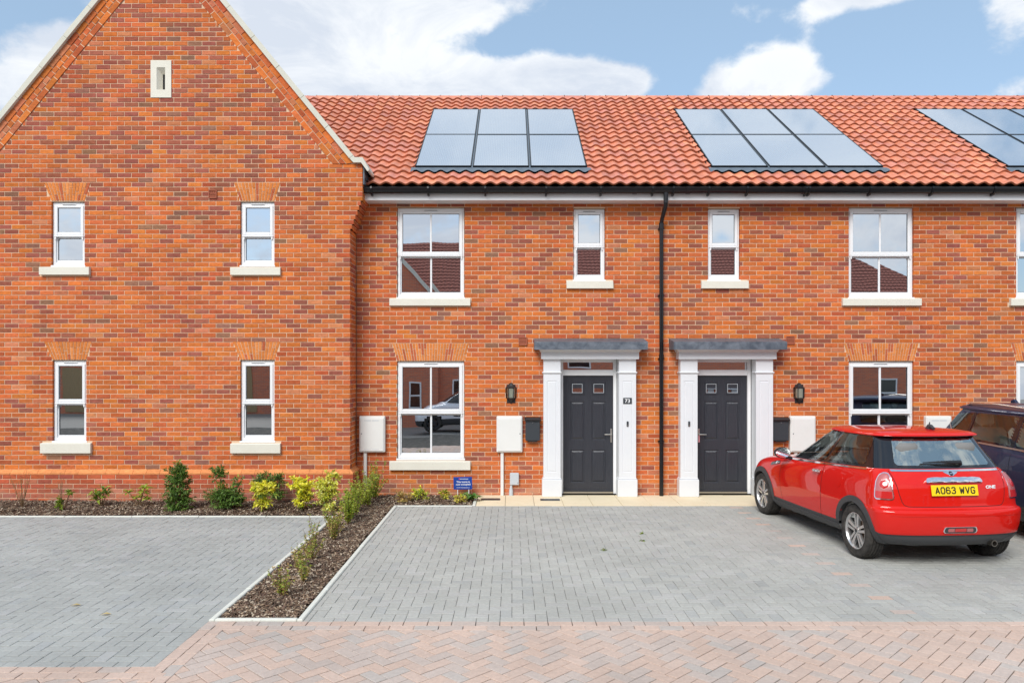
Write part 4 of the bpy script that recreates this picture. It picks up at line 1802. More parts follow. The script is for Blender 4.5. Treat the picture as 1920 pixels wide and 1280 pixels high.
p.tube([(DPX + .02, -.33, 4.93), (DPX + .02, -.33, 4.76)], .038, 14)
p.tube([(DPX + .02, -.33, 4.775), (DPX + .018, -.325, 4.72), (DPX + .004, -.12, 4.56), (DPX, -.075, 4.50), (DPX, -.07, 4.46)], pr, 14)
p.tube([(DPX, -.07, 4.50), (DPX, -.07, .004)], pr, 16)
for z in (4.44, 2.28):
    p.lathe([(pr, -.05), (.041, -.045), (.041, .045), (pr, .05)], (DPX, -.07, z), 'z', 16)
dp = p.build('downpipe', MT['black'], angle=40)
tag(dp, 'tall black downpipe between the two terraced houses', 'downpipe')
for z in (4.40, 2.26, .9, 3.3):
    m = MB()
    m.box(DPX - .050, DPX + .050, -.075, -.001, z - .010, z + .010, bev=.003)
    m.lathe([(pr + .002, -.016), (pr + .008, -.016), (pr + .008, .016), (pr + .002, .016)], (DPX, -.07, z), 'z', 16)
    m.build('pipe_clip', MT['black'], dp)


def meter_box(px0, px1, label, hinge, vents, pipe, py0=780, py1=848, base=None):
    Y = -.085
    x0, x1, z0, z1 = wx(px0, Y), wx(px1, Y), wz(py1, Y), wz(py0, Y)
    t = thing('meter_box', label, 'meter box', ((x0 + x1) / 2, 0, z0), group='meter boxes on the walls')
    cx = (x0 + x1) / 2

    def loc(o):
        o.location = (-cx, 0, -z0)
        return o
    m = MB()
    m.box(x0, x1, Y, .01, z0, z1, bev=.014)
    loc(m.build('body', MT['grp'], t))
    m = MB()
    d = .022
    m.box(x0 + d, x1 - d, Y - .010, Y + .01, z0 + d, z1 - .036, bev=.005)
    dr = loc(m.build('lid', MT['grp'], t))
    m = MB()
    lx = x0 + .045 if hinge > 0 else x1 - .040
    m.lathe([(.0, -.005), (.008, -.005), (.008, 0)], (lx, Y - .0105, z0 + .31), 'y', 10)
    m.build('lock', MT['slate'], dr)
    if vents:
        m = MB()
        for (za, zb2) in ((z1 - .068, z1 - .062), (z1 - .080, z1 - .075), (z0 + .050, z0 + .056)):
            for s in (-1, 1):
                a = cx - .004 + s * .006
                b = a + s * .115
                m.box(min(a, b), max(a, b), Y - .0112, Y - .0095, za, zb2)
        m.build('louvre', MT['greybox'], dr)
    if pipe:
        m = MB()
        pxx = wx(pipe, -.03)
        m.box(pxx - .026, pxx + .026, -.055, -.001, base if base is not None else .0, z0 - .001, bev=.008)
        loc(m.build('conduit', MT['grp'], t))


meter_box(673, 721.5, 'off-white meter box beside the gable corner, with louvred lid', 1, True, 685)
meter_box(931, 979.5, 'off-white meter box between the big window and door 73, beneath the lantern', -1, False, 941.5)
meter_box(1482, 1530, 'off-white meter box partly hidden by the red hatchback', 1, False, 1492)
meter_box(1737, 1785, 'off-white meter box half hidden between red hatchback and navy car', 1, True, 1750)


def post_box(px0, px1, label):
    Y = -.10
    x0, x1, z0, z1 = wx(px0, Y), wx(px1, Y), wz(826, Y), wz(782, Y)
    t = thing('post_box', label, 'post box', ((x0 + x1) / 2, 0, z0), group='post boxes by the doors')
    off = (-(x0 + x1) / 2, 0, -z0)
    m = MB()
    m.box(x0 + .012, x1 - .010, Y + .004, -.001, z0, z1 - .02, bev=.008)
    m.build('body', MT['slate'], t).location = off
    m = MB()
    m.prism([(Y - .018, z1 - .062), (Y - .022, z1 - .040), (-.03, z1 - .001), (-.001, z1), (-.001, z1 - .02), (-.03, z1 - .022), (Y - .006, z1 - .055)], 'x', x0 - .004, x1 + .004)
    m.build('flap', MT['blackmetal'], t).location = off
    m = MB()
    m.lathe([(.0, -.008), (.008, -.008), (.010, -.004), (.010, 0)], ((x0 + x1) / 2, Y + .004, z1 - .092), 'y', 12)
    m.build('lock', MT['chrome'], t).location = off
    m = MB()
    m.box(x0 + .05, x1 - .05, Y + .01, -.002, z0 - .022, z0 - .001, bev=.004)
    m.build('newspaper_tray', MT['blackmetal'], t).location = off


post_box(984, 1013.5, 'dark grey post box left of door 73, beside its meter box')
post_box(1449, 1480.5, 'dark grey post box right of the right-hand door')


def lantern(px, label):
    X = wx(px, -.08)
    zt, zb = wz(717.5, -.08), wz(757, -.08)
    t = thing('wall_lantern', label, 'wall lamp', (X, 0, zb), group='half lanterns beside the doors')
    H = zt - zb
    ang = [rad(180), rad(180 + 60), rad(180 + 120), rad(360)]

    def hexa(r, z):
        r *= 1.12
        return [(r * math.cos(a), -.003 + r * math.sin(a), z) for a in ang]
    m = MB()
    rings = [hexa(.010, 0), hexa(.020, .03), hexa(.034, .05), hexa(.048, H * .20), hexa(.074, H * .255), hexa(.076, H * .275)]
    for i in range(len(rings) - 1):
        for k in range(3):
            m.face([rings[i][k], rings[i][k + 1], rings[i + 1][k + 1], rings[i + 1][k]])
    m.face(rings[-1])
    m.box(-.07, .07, -.006, -.0005, .01, H - .03)
    m.build('base', MT['blackmetal'], t)
    m = MB()
    rings = [hexa(.082, H * .745), hexa(.086, H * .765), hexa(.070, H * .81), hexa(.050, H * .86), hexa(.034, H * .93), hexa(.022, H * .975), hexa(.010, H * .99), hexa(.012, H)]
    for i in range(len(rings) - 1):
        for k in range(3):
            m.face([rings[i][k], rings[i][k + 1], rings[i + 1][k + 1], rings[i + 1][k]])
    m.face(rings[0])
    m.face(rings[-1])
    m.build('cap', MT['blackmetal'], t)
    lo, hi = hexa(.074, H * .275), hexa(.079, H * .745)
    for k in range(4):
        m = MB()
        m.tube([lo[k], hi[k]], .0065, 6)
        m.build('glazing_bar', MT['blackmetal'], t)
    lo, hi = hexa(.071, H * .275), hexa(.076, H * .745)
    for k in range(3):
        m = MB()
        m.face([lo[k], lo[k + 1], hi[k + 1], hi[k]])
        m.build('pane', MT['carglass'], t, fix=False)
    m = MB()
    m.lathe([(.058, H * .285), (.060, H * .735)], (0, -.012, 0), 'z', 16, a0=PI, a1=2 * PI, close=False)
    m.build('diffuser', MT['bulb'], t, smooth=True, fix=False)


lantern(958.3, 'black half lantern on the brick left of door 73')
lantern(1501.5, 'black half lantern on the brick right of the right-hand door, above the red car')


def air_brick(px0, px1, py0, py1, label, y=0.0):
    x0, x1, z0, z1 = wx(px0, y), wx(px1, y), wz(py1, y), wz(py0, y)
    t = thing('wall_vent', label, 'vent', ((x0 + x1) / 2, y, z0), group='terracotta wall vents')
    w, h = x1 - x0, z1 - z0
    m = MB()
    f = .014
    m.box(-w / 2, -w / 2 + f, -.022, -.001, 0, h, bev=.003)
    m.box(w / 2 - f, w / 2, -.022, -.001, 0, h, bev=.003)
    m.box(-w / 2 + f, w / 2 - f, -.0215, -.001, 0, f, bev=.003)
    m.box(-w / 2 + f, w / 2 - f, -.0215, -.001, h - f, h, bev=.003)
    m.box(-w / 2 + f, w / 2 - f, -.006, -.001, f, h - f)
    m.build('frame', MT['terracotta'], t)
    n = 5
    for i in range(n):
        m = MB()
        z = f + (h - 2 * f) * (i + .15) / n
        m.prism([(-.019, z), (-.006, z + (h - 2 * f) / n * .75), (-.003, z + (h - 2 * f) / n * .75), (-.016, z - .002)], 'x', -w / 2 + f, w / 2 - f)
        m.build('slat', MT['terracotta'], t)


air_brick(391.5, 407, 356, 372.5, 'square terracotta vent high on the gable, left of its upper right window', GYF)
air_brick(972.5, 988.5, 632, 647.5, 'square terracotta vent left of the canopy over door 73')
air_brick(1473.5, 1489.5, 630, 645.5, 'square terracotta vent right of the canopy over the right-hand door')

# small grey cable box with tapering conduit
x0, x1, z0, z1 = wx(956, -.06), wx(973, -.06), wz(909, -.06), wz(886.5, -.06)
t = thing('cable_box', 'small pale grey cable box low on the wall beside the white conduit', 'cable box', ((x0 + x1) / 2, 0, z0))
m = MB()
m.box(-(x1 - x0) / 2, (x1 - x0) / 2, -.065, -.001, 0, z1 - z0, bev=.010)
m.build('body', MT['greybox'], t)
m = MB()
m.box(.052, .060, -.069, -.064, .03, .045)
m.build('screw', MT['slate'], t)
m = MB()
m.tube([(-.052, -.03, 0.004), (-.054, -.03, -.035), (-.055, -.03, -.10), (-.055, -.03, -z0 + .004)], .03, 14, radii=[.018, .020, .034, .034])
m.build('conduit', MT['greybox'], t, angle=40)

# house number
hx = wx(1176.5, -.165)
hz0, hz1 = wz(757, -.165), wz(745.5, -.165)
m = MB()
m.box(-.070, .070, -.006, -.001, 0, hz1 - hz0, bev=.002)
nm = m.build('number_plaque', MT['slate'])
nm.location = (hx, -.165, hz0)
tag(nm, 'dark slate plaque with white number 73 beside the door', 'house number')
text('numeral', '73', .082, MT['whiteprint'], nm, (0, -.0066, (hz1 - hz0) / 2 - .002), (PI / 2, 0, 0), 1.12, .0015)

# blue notice on two stakes
sx0, sx1, sz0, sz1 = wx(851, -.22), wx(886, -.22), wz(917, -.22), wz(893.5, -.22)
t = thing('notice_board', 'small blue notice on two stakes in the bed by door 73', 'sign', ((sx0 + sx1) / 2, -.22, 0), rz=rad(-3))
w2, hh = (sx1 - sx0) / 2, sz1 - sz0
m = MB()
m.box(-w2, w2, -.004, .004, sz0, sz1, bev=.001, mat=Matrix.Rotation(rad(-1.5), 4, 'Y'))
board = m.build('board', MT['blueboard'], t)
RY = rad(-1.5)
for (s_, size, z) in (('This home is', .040, .60), ('now occupied', .040, .40)):
    text('lettering', s_, size, MT['whiteprint'], board, (0, -.0048, sz0 + hh * z), (PI / 2, RY, 0), 1.05, .0008, .0003)
m = MB()
m.lathe([(.0, -.0046), (.011, -.0046), (.011, -.0042)], (-w2 * .42, 0, sz0 + hh * .84), 'y', 12)
m.build('emblem', MT['redprint'], board)
m = MB()
q = -w2 * .34
while q < w2 * .5:
    l = R.uniform(.006, .010)
    m.box(q, q + l, -.0048, -.0042, sz0 + hh * .81, sz0 + hh * .86)
    q += l + .003
q = -w2 * .7
while q < w2 * .68:
    l = R.uniform(.008, .018)
    m.box(q, q + l, -.0048, -.0042, sz0 + hh * .13, sz0 + hh * .165)
    q += l + .005
m.build('small_print', MT['whiteprint'], board)
for s in (-.6, .6):
    m = MB()
    m.box(w2 * s - .006, w2 * s + .006, .001, .007, -.02, sz0 + .02)
    m.build('stake', MT['grp'], t)

# ------------------------------------------------------------------ plants
def leaf(mb, p, d, L, w, c, droop=.3, roll=None):
    d = Vector(d).normalized()
    side = d.cross(Vector((0, 0, 1)))
    if side.length < .05:
        side = Vector((1, 0, 0))
    side.normalize()
    if roll is None:
        roll = R.uniform(-.9, .9)
    side = (Matrix.Rotation(roll, 3, d) @ side)
    up = side.cross(d).normalized()
    p = Vector(p)
    m1 = p + d * L * .5 + up * L * .06
    e = p + d * L - Vector((0, 0, 1)) * droop * L
    k = R.uniform(.82, 1.18)
    c = tuple(q * k for q in c)
    mb.face([p, m1 + side * w * .5 + up * w * .12, m1], c)
    mb.face([p, m1, m1 - side * w * .5 + up * w * .12], c)
    mb.face([m1, m1 + side * w * .5 + up * w * .12, e], c)
    mb.face([m1, e, m1 - side * w * .5 + up * w * .12], c)


def rdir(up=.3):
    a = R.uniform(0, 2 * PI)
    z = R.uniform(-.5, 1) * .7 + up
    return Vector((math.cos(a), math.sin(a), z)).normalized()


def ground_z(x, y):
    return .022 * mnoise.noise((x * 2.2, y * 2.2, 1.3)) - .004


def plant(name, label, px, py, build, group='young plants in the beds'):
    Y = gy(py)
    X = wx(px, Y)
    t = thing(name, label, 'plant', (X, Y, ground_z(X, Y)), group=group)
    st, fo = MB(), MB()
    build(st, fo)
    if st.v:
        st.build('stem', MT['twig'], t, angle=60)
    if fo.v:
        fo.build('foliage', MT['leaf'], t, usecol=True, fix=False)
    return t


GREEN = [(.14, .25, .045), (.11, .20, .038), (.19, .31, .055), (.08, .15, .034)]
FRESH = [(.32, .41, .045), (.23, .33, .035), (.40, .48, .07), (.16, .26, .03)]
YELL = [(.86, .80, .05), (.80, .78, .08), (.88, .82, .16), (.66, .70, .05)]
CREAM = [(.88, .85, .36), (.86, .80, .14), (.76, .76, .14), (.62, .66, .08)]
DRY = [(.50, .38, .14), (.58, .42, .16), (.42, .28, .09), (.42, .40, .10)]


def bush(clusters, pal, n, L, w, stems=4, narrow=.2, topcol=None):
    """clusters: (x, z, rx, rz) lumps of foliage above a few stems"""
    def b(st, fo):
        for (cx, cz, rx, rz) in clusters:
            for k in range(2):
                st.tube([(cx * .2, 0, 0), (cx * .6 + R.uniform(-.02, .02), R.uniform(-.03, .03), cz * .5), (cx, R.uniform(-.04, .04), cz)], .006, 5, radii=[.008, .006, .003])
            tot = sum(q[2] * q[2] * q[3] for q in clusters)
            cnt = 1.7 * n * rx * rx * rz / tot
            per = 13
            for i in range(int(cnt / per)):
                d = Vector((R.gauss(0, 1), R.gauss(0, 1), R.gauss(0.25, 1))).normalized()
                r = R.uniform(.45, 1.0) if R.random() < .8 else R.uniform(1.0, 1.35)
                tip = Vector((cx + d.x * rx * r, d.y * rx * .85 * r, cz + d.z * rz * r))
                root = Vector((cx * .9, 0, cz - rz * .35)).lerp(tip, .35)
                if tip.z < .015:
                    tip.z = R.uniform(.015, .05)
                st.tube([root, (root + tip) / 2 + Vector((0, 0, .008)), tip], .002, 3, radii=[.0026, .002, .0012], caps=False)
                tone = R.uniform(.78, 1.2)
                for j in range(per):
                    t_ = 1 - (j / per) ** 1.3 * .75
                    p = root.lerp(tip, t_) + Vector((R.gauss(0, .008), R.gauss(0, .008), R.gauss(0, .006)))
                    out = (d * .7 + rdir(.25) * 1.0).normalized()
                    if topcol and (p.z > cz + rz * topcol[1]) and R.random() < .92:
                        c = R.choice(topcol[0])
                    else:
                        c = R.choice(pal)
                    leaf(fo, p, out, L * R.uniform(.6, 1.15), w * R.uniform(.7, 1.2), tuple(q * tone for q in c), R.uniform(0, .5))
    return b


def rosettes(tips, pal, n, L, w):
    """stems that each end in a whorl of long leaves"""
    def b(st, fo):
        for (x, y, z) in tips:
            st.tube([(x * .15, y * .15, 0), (x * .6, y * .6, z * .6), (x, y, z)], .005, 5, radii=[.007, .005, .004])
            for i in range(n):
                a = 2 * PI * i / n + R.uniform(-.3, .3)
                u = R.uniform(-.05, .9)
                leaf(fo, (x, y, z - R.uniform(0, .04)), (math.cos(a), math.sin(a), u), L * R.uniform(.7, 1.15), w * R.uniform(.8, 1.1), R.choice(pal), R.uniform(.05, .4), R.uniform(-.4, .4))
    return b


def twigs(n, h, spread, leaves, pal, L=.03):
    def b(st, fo):
        for i in range(n):
            a = R.uniform(0, 2 * PI)
            s = spread * R.uniform(.1, 1)
            hh = h * R.uniform(.45, 1)
            pts = [(0, 0, 0)]
            for k in range(1, 5):
                t_ = k / 4
                pts.append((math.cos(a) * s * t_ + R.uniform(-.012, .012), math.sin(a) * s * t_ + R.uniform(-.012, .012), hh * t_))
            st.tube(pts, .003, 4, radii=[.0042, .0036, .003, .0024, .0016])
            for k in range(int(leaves / n)):
                t_ = R.uniform(.15, 1)
                i0 = min(3, int(t_ * 4))
                f = t_ * 4 - i0
                p = Vector(pts[i0]).lerp(Vector(pts[i0 + 1]), f)
                leaf(fo, p, rdir(.4), L * R.uniform(.6, 1.2), L * .45, R.choice(pal), .2)
    return b


plant('dry_plant', 'leafless dry twiggy plant at the far left of the gable bed', 42, 952, twigs(15, .62, .22, 150, DRY, .022))
plant('dry_plant', 'straw-coloured stalks with green leaves at the foot, second from left', 114, 957, lambda st, fo: (twigs(7, .62, .05, 40, DRY, .02)(st, fo), bush([(0, .10, .055, .10), (.14, .28, .05, .05)], FRESH, 180, .05, .024)(st, fo)))
plant('glossy_shrub', 'small shrub with drooping glossy green leaves, third plant along the gable', 190, 949, rosettes([(-.08, 0, .20), (.03, .02, .27), (.10, -.02, .22), (-.05, -.03, .12), (.0, -.05, .17)], FRESH + GREEN, 15, .15, .045))
plant('glossy_shrub', 'small shrub with yellow-green leaf whorls, fourth plant along the gable', 260, 949, rosettes([(-.15, 0, .22), (.10, .0, .29), (-.02, -.02, .14), (.12, .02, .12), (.05, .02, .22)], FRESH + [(.36, .42, .04)], 14, .13, .045))
plant('column_shrub', 'tall narrow dark green shrub standing against the gable wall', 333, 956, bush([(.0, .17, .19, .19), (.01, .38, .17, .19), (-.02, .56, .14, .17), (.06, .62, .10, .14)], GREEN, 1900, .068, .021, topcol=(FRESH, .75)))
plant('round_shrub', 'wide leafy green shrub with two taller tufts beside the tall one', 424, 955, bush([(-.03, .18, .24, .16), (-.10, .52, .12, .12), (.18, .40, .08, .10), (.15, .16, .14, .13)], GREEN, 2000, .064, .021, topcol=(FRESH, .8)))
plant('round_shrub', 'dark green shrub behind the first yellow one', 505, 945, bush([(-.08, .36, .15, .11), (.11, .36, .13, .12), (.12, .16, .11, .10)], GREEN, 950, .065, .018))
plant('golden_shrub', 'low flat-topped golden yellow shrub, leftmost of three', 494, 960, bush([(-.01, .15, .10, .16), (.02, .34, .18, .10), (-.10, .33, .10, .08)], GREEN + FRESH, 900, .068, .026, topcol=(YELL, -.6)))
plant('golden_shrub', 'rounded golden yellow shrub, middle of three', 567, 956, bush([(.0, .16, .12, .16), (.01, .33, .18, .12), (-.06, .42, .10, .09)], GREEN + FRESH, 950, .068, .026, topcol=(YELL, -.6)))
plant('golden_shrub', 'palest cream-yellow shrub nearest the gable corner', 614, 958, bush([(.0, .17, .13, .16), (-.02, .36, .18, .15), (.09, .50, .10, .10)], FRESH, 1150, .068, .026, topcol=(CREAM, -.9)))


def sprigs(n, h, spread, leaves, pal, L=.035):
    return twigs(n, h, spread, leaves, pal, L)


hedge = [(-2.20, -.42, .62, 12, 620, 'tallest leafy sprig of the hedge, against the white conduit'),
         (-2.32, -.78, .54, 12, 600, 'dense leafy sprig in the hedge by the plinth corner'),
         (-2.18, -1.10, .50, 13, 620, 'bushy pale green hedge plant a little before the plinth corner'),
         (-2.28, -1.48, .46, 13, 560, 'bushy hedge plant level with the end of the gable bed'),
         (-2.24, -1.95, .42, 12, 480, 'hedge plant spilling over the start of the left kerb'),
         (-2.20, -2.35, .40, 11, 420, 'hedge plant just past the corner of the left drive'),
         (-2.26, -2.85, .36, 10, 260, 'thinner hedge plant about midway along the strip'),
         (-2.18, -3.25, .34, 9, 200, 'thin green sprig in the middle of the strip'),
         (-2.30, -3.70, .40, 7, 70, 'nearly bare upright sprig leaning on the left kerb'),
         (-2.20, -4.15, .32, 8, 130, 'sparse yellowing sprig in the strip'),
         (-2.22, -4.60, .30, 9, 150, 'brownish thin sprig two thirds down the strip'),
         (-2.06, -5.00, .24, 8, 110, 'wispy straw-coloured seedling in the middle of the strip near the road'),
         (-2.12, -5.45, .28, 9, 130, 'sparse yellowed seedling nearest the road end of the strip')]
for i, (X, Y, h, n, lv, lab) in enumerate(hedge):
    t = thing('hedge_plant', lab, 'plant', (X, Y, ground_z(X, Y)), group='young hedge along the strip')
    st, fo = MB(), MB()
    pal = FRESH + [(.48, .52, .06), (.42, .48, .06)] if i < 6 else (FRESH + DRY if i < 9 else DRY + FRESH)
    twigs(int(n * 1.3), h * 1.1, .22 if i < 7 else .15, int(lv * (1.25 if i < 4 else 2.0)), pal, .046 if i < 7 else .038)(st, fo)
    st.build('stem', MT['twig'], t, angle=60)
    fo.build('foliage', MT['leaf'], t, usecol=True, fix=False)
plant('wilted_plant', 'withered orange-brown plant beneath the big ground-floor window', 757, 940, bush([(0, .08, .13, .09)], DRY + [(.55, .32, .10)], 260, .06, .016), 'small plants under the window')
plant('variegated_plant', 'yellow and green plant under the middle of the window', 789, 938, bush([(0, .09, .15, .09)], YELL + FRESH, 260, .065, .02), 'small plants under the window')
plant('variegated_plant', 'tiny yellow-green plant left of the blue notice', 833, 937, bush([(0, .09, .11, .08)], YELL + FRESH + DRY, 170, .055, .018), 'small plants under the window')
plant('variegated_plant', 'tiny yellow plant in front of the blue notice', 862, 943, bush([(0, .07, .09, .07)], YELL + DRY, 130, .055, .018), 'small plants under the window')
plant('broadleaf_plant', 'low broad-leaved dark green plant at the foot of the blue notice', 881, 939, rosettes([(0, 0, .07), (.08, .0, .06), (-.08, .01, .06)], GREEN + [(.10, .26, .05)], 12, .17, .075), 'small plants under the window')
for (px, py, s, lab) in ((1131, 1031, .05, 'tiny dark weed in the grey paving, nearest the road'), (1203, 1014, .06, 'small green weed in the grey paving right of door 73'), (1202, 1000, .05, 'small pale weed in the grey paving, nearest the house')):
    t = plant('weed', lab, px, py, rosettes([(0, 0, .008), (.02, .01, .01)], GREEN + FRESH, 8, s, s * .4), 'weeds between the paving blocks')
    t.location.z = .001
for (px, py, lab) in ((132, 1136, 'pale dead leaf on the left drive'), (188, 1153, 'small pale dead leaf near the front of the left drive')):
    m = MB()
    leaf(m, (0, 0, .004), (1, .2, .02), .09, .045, (.58, .46, .20), 0, 0)
    o = m.build('fallen_leaf', MT['leaf'], None, usecol=True, fix=False)
    Y = gy(py)
    o.location = (wx(px, Y), Y, .003)
    tag(o, lab, 'leaf', 'fallen leaves')

# ------------------------------------------------------------------ vehicles
def cat_rows(rows, n):
    """smooth in-between rows"""
    out_ = []
    m = len(rows)
    for i in range(m - 1):
        p0, p1, p2, p3 = rows[max(i - 1, 0)], rows[i], rows[i + 1], rows[min(i + 2, m - 1)]
        for k in range(n):
            t = k / n
            out_.append(tuple(.5 * ((2 * b) + (-a + c) * t + (2 * a - 5 * b + 4 * c - d) * t * t + (-a + 3 * b - 3 * c + d) * t ** 3) for a, b, c, d in zip(p0, p1, p2, p3)))
    out_.append(rows[-1])
    return out_


def ring(row, nr=2.5, nf=2.3, K1=14, K2=44, K3=12):
    """closed outline of the body at one level: rear middle -> right side -> front -> left side"""
    zr, zf, yr, cr, wr, wm, wf, yf, cf = row
    half = []
    for i in range(K1):
        a = PI / 2 * i / K1
        half.append((wr * math.sin(a) ** (2 / nr) if i else 0.0, yr + cr * (1 - math.cos(a) ** (2 / nr))))
    y0, y1 = yr + cr, yf - cf
    for i in range(K2 + 1):
        s = i / K2
        half.append((wr * (1 - s) * (1 - 2 * s) + 4 * wm * s * (1 - s) + wf * s * (2 * s - 1), y0 + (y1 - y0) * s))
    for i in range(1, K3 + 1):
        b = PI / 2 * i / K3
        half.append((wf * max(math.cos(b), 0) ** (2 / nf) if i < K3 else 0.0, y1 + cf * math.sin(b) ** (2 / nf)))
    pts = half + [(-x, y) for (x, y) in reversed(half[1:-1])]
    return [(x, y, zr + (zf - zr) * (y - yr) / (yf - yr)) for (x, y) in pts]


def loft(rows, sub, cap=False, **kw):
    rr = [ring(r, **kw) for r in cat_rows(rows, sub)]
    n = len(rr[0])
    v = [p for q in rr for p in q]
    f = [(i * n + k, i * n + (k + 1) % n, (i + 1) * n + (k + 1) % n, (i + 1) * n + k) for i in range(len(rr) - 1) for k in range(n)]
    return v, f, n, rr


def tris_bvh(v, f):
    return BVHTree.FromPolygons([Vector(p) for p in v], f)


RAY = {'L': (lambda a, b: (Vector((-4, a, b)), Vector((1, 0, 0)))), 'R': (lambda a, b: (Vector((4, a, b)), Vector((-1, 0, 0)))),
       'B': (lambda a, b: (Vector((a, -4, b)), Vector((0, 1, 0)))), 'T': (lambda a, b: (Vector((a, b, 4)), Vector((0, 0, -1)))),
       'F': (lambda a, b: (Vector((a, 8, b)), Vector((0, -1, 0))))}
_d = Vector((1, 1, 0)).normalized()
RAY['CL'] = lambda a, b: (Vector((a * .7071, -a * .7071, b)) - _d * 4, _d)      # rear left corner, looked at diagonally
_e2 = Vector((-1, 1, 0)).normalized()
RAY['CR'] = lambda a, b: (Vector((-a * .7071, -a * .7071, b)) - _e2 * 4, _e2)


def hit(bvh, side, a, b, off):
    o, d = RAY[side](a, b)
    r = bvh.ray_cast(o, d)
    if r[0] is None:
        r = bvh.find_nearest(o + d * 3.2)
    n = r[1] if r[1].dot(d) < 0 else -r[1]
    return r[0] + n * off, n


def rpoly(pts, r, n=5):
    """polygon with rounded corners"""
    out_ = []
    m = len(pts)
    for i in range(m):
        p, a, b = Vector(pts[i]), Vector(pts[i - 1]), Vector(pts[(i + 1) % m])
        rr = r[i] if isinstance(r, (list, tuple)) else r
        d1, d2 = (a - p), (b - p)
        l = min(rr, d1.length * .48, d2.length * .48)
        if l < 1e-4:
            out_.append(tuple(p))
            continue
        s, e = p + d1.normalized() * l, p + d2.normalized() * l
        for k in range(n + 1):
            t = k / n
            q = s * (1 - t) ** 2 + p * 2 * t * (1 - t) + e * t * t
            out_.append(tuple(q))
    return out_


def drape(name, bvh, side, poly, mat, parent, off=.003, skirt=.008, maxe=.05, crown=0.0):
    """lay a flat outline onto the body as a thin panel"""
    bm = bmesh.new()
    f = bm.faces.new([bm.verts.new((p[0], p[1], 0)) for p in poly])
    bmesh.ops.triangulate(bm, faces=[f])
    for _ in range(5):
        es = [e for e in bm.edges if e.calc_length() > maxe]
        if not es:
            break
        bmesh.ops.subdivide_edges(bm, edges=es, cuts=1, use_grid_fill=True)
        bmesh.ops.triangulate(bm, faces=bm.faces[:])
    nb = {}
    cx = sum(p[0] for p in poly) / len(poly)
    cz = sum(p[1] for p in poly) / len(poly)
    bound = {v for e in bm.edges if len(e.link_faces) == 1 for v in e.verts}
    for v in bm.verts:
        k = 0.0 if v in bound else crown
        p, n = hit(bvh, side, v.co.x, v.co.y, off + k)
        v.co = p
        nb[v] = n
    be = [e for e in bm.edges if len(e.link_faces) == 1]
    if skirt:
        ret = bmesh.ops.extrude_edge_only(bm, edges=be)
        nv = [g_ for g_ in ret['geom'] if isinstance(g_, bmesh.types.BMVert)]
        for v in nv:
            src = [w for e in v.link_edges for w in (e.other_vert(v),) if w in nb]
            if src:
                w = min(src, key=lambda q: (q.co - v.co).length)
                v.co = v.co - nb[w] * skirt
    bmesh.ops.recalc_face_normals(bm, faces=bm.faces[:])
    c = Vector((0, 1.2, .7))
    tot = sum((f.normal.dot(f.calc_center_median() - c)) * f.calc_area() for f in bm.faces)
    if tot < 0:
        bmesh.ops.reverse_faces(bm, faces=bm.faces[:])
    me = bpy.data.meshes.new(name)
    bm.to_mesh(me)
    bm.free()
    me.materials.append(mat)
    return link(name, me, parent, angle=38)


def ribbon(name, bvh, side, line, w, mat, parent, off=.0015, n=60):
    """thin strip along a line on the body: shut lines and bright trims"""
    P = [Vector(p) for p in line]
    ls = [0]
    for i in range(len(P) - 1):
        ls.append(ls[-1] + (P[i + 1] - P[i]).length)
    v, f = [], []
    for k in range(n + 1):
        s = ls[-1] * k / n
        i = max(j for j in range(len(P) - 1) if ls[j] <= s + 1e-9)
        t = (s - ls[i]) / max(ls[i + 1] - ls[i], 1e-6)
        p = P[i].lerp(P[i + 1], t)
        d = (P[i + 1] - P[i]).normalized()
        nn = Vector((-d.y, d.x))
        for q in (p + nn * w / 2, p - nn * w / 2):
            v.append(hit(bvh, side, q.x, q.y, off)[0])
    for k in range(n):
        f.append((2 * k, 2 * k + 1, 2 * k + 3, 2 * k + 2))
    m = MB()
    m.idx(v, f)
    return m.build(name, mat, parent, smooth=True)


def sector(cy, cz, ri, ro, a0, a1, n=26, flat=None):
    pts = [(cy + ri * math.cos(rad(a0 + (a1 - a0) * i / n)), cz + ri * math.sin(rad(a0 + (a1 - a0) * i / n))) for i in range(n + 1)]
    pts += [(cy + ro * math.cos(rad(a1 + (a0 - a1) * i / n)), cz + ro * math.sin(rad(a1 + (a0 - a1) * i / n))) for i in range(n + 1)]
    return pts


def band(name, bvh, side, cy, cz, ri, ro, a0, a1, mat, parent, off=.010, skirt=.02, n=44, m_=4):
    """wheel arch trim: annular strip following the body"""
    v, f = [], []
    cols_ = m_ + 1
    for i in range(n + 1):
        a = rad(a0 + (a1 - a0) * i / n)
        row = []
        for j in range(cols_):
            r = ri + (ro - ri) * j / m_
            o = off * (1 - .25 * (j / m_) ** 2)
            p, nn = hit(bvh, side, cy + r * math.cos(a), cz + r * math.sin(a), o)
            row.append(p)
        p0, n0 = hit(bvh, side, cy + ri * math.cos(a), cz + ri * math.sin(a), off - skirt * 2)
        p1, n1 = hit(bvh, side, cy + ro * math.cos(a), cz + ro * math.sin(a), -.004)
        v += [p0] + row + [p1]
    w = cols_ + 2
    for i in range(n):
        for j in range(w - 1):
            f.append((i * w + j, i * w + j + 1, (i + 1) * w + j + 1, (i + 1) * w + j))
    m = MB()
    m.idx(v, f)
    return m.build(name, mat, parent, angle=45)


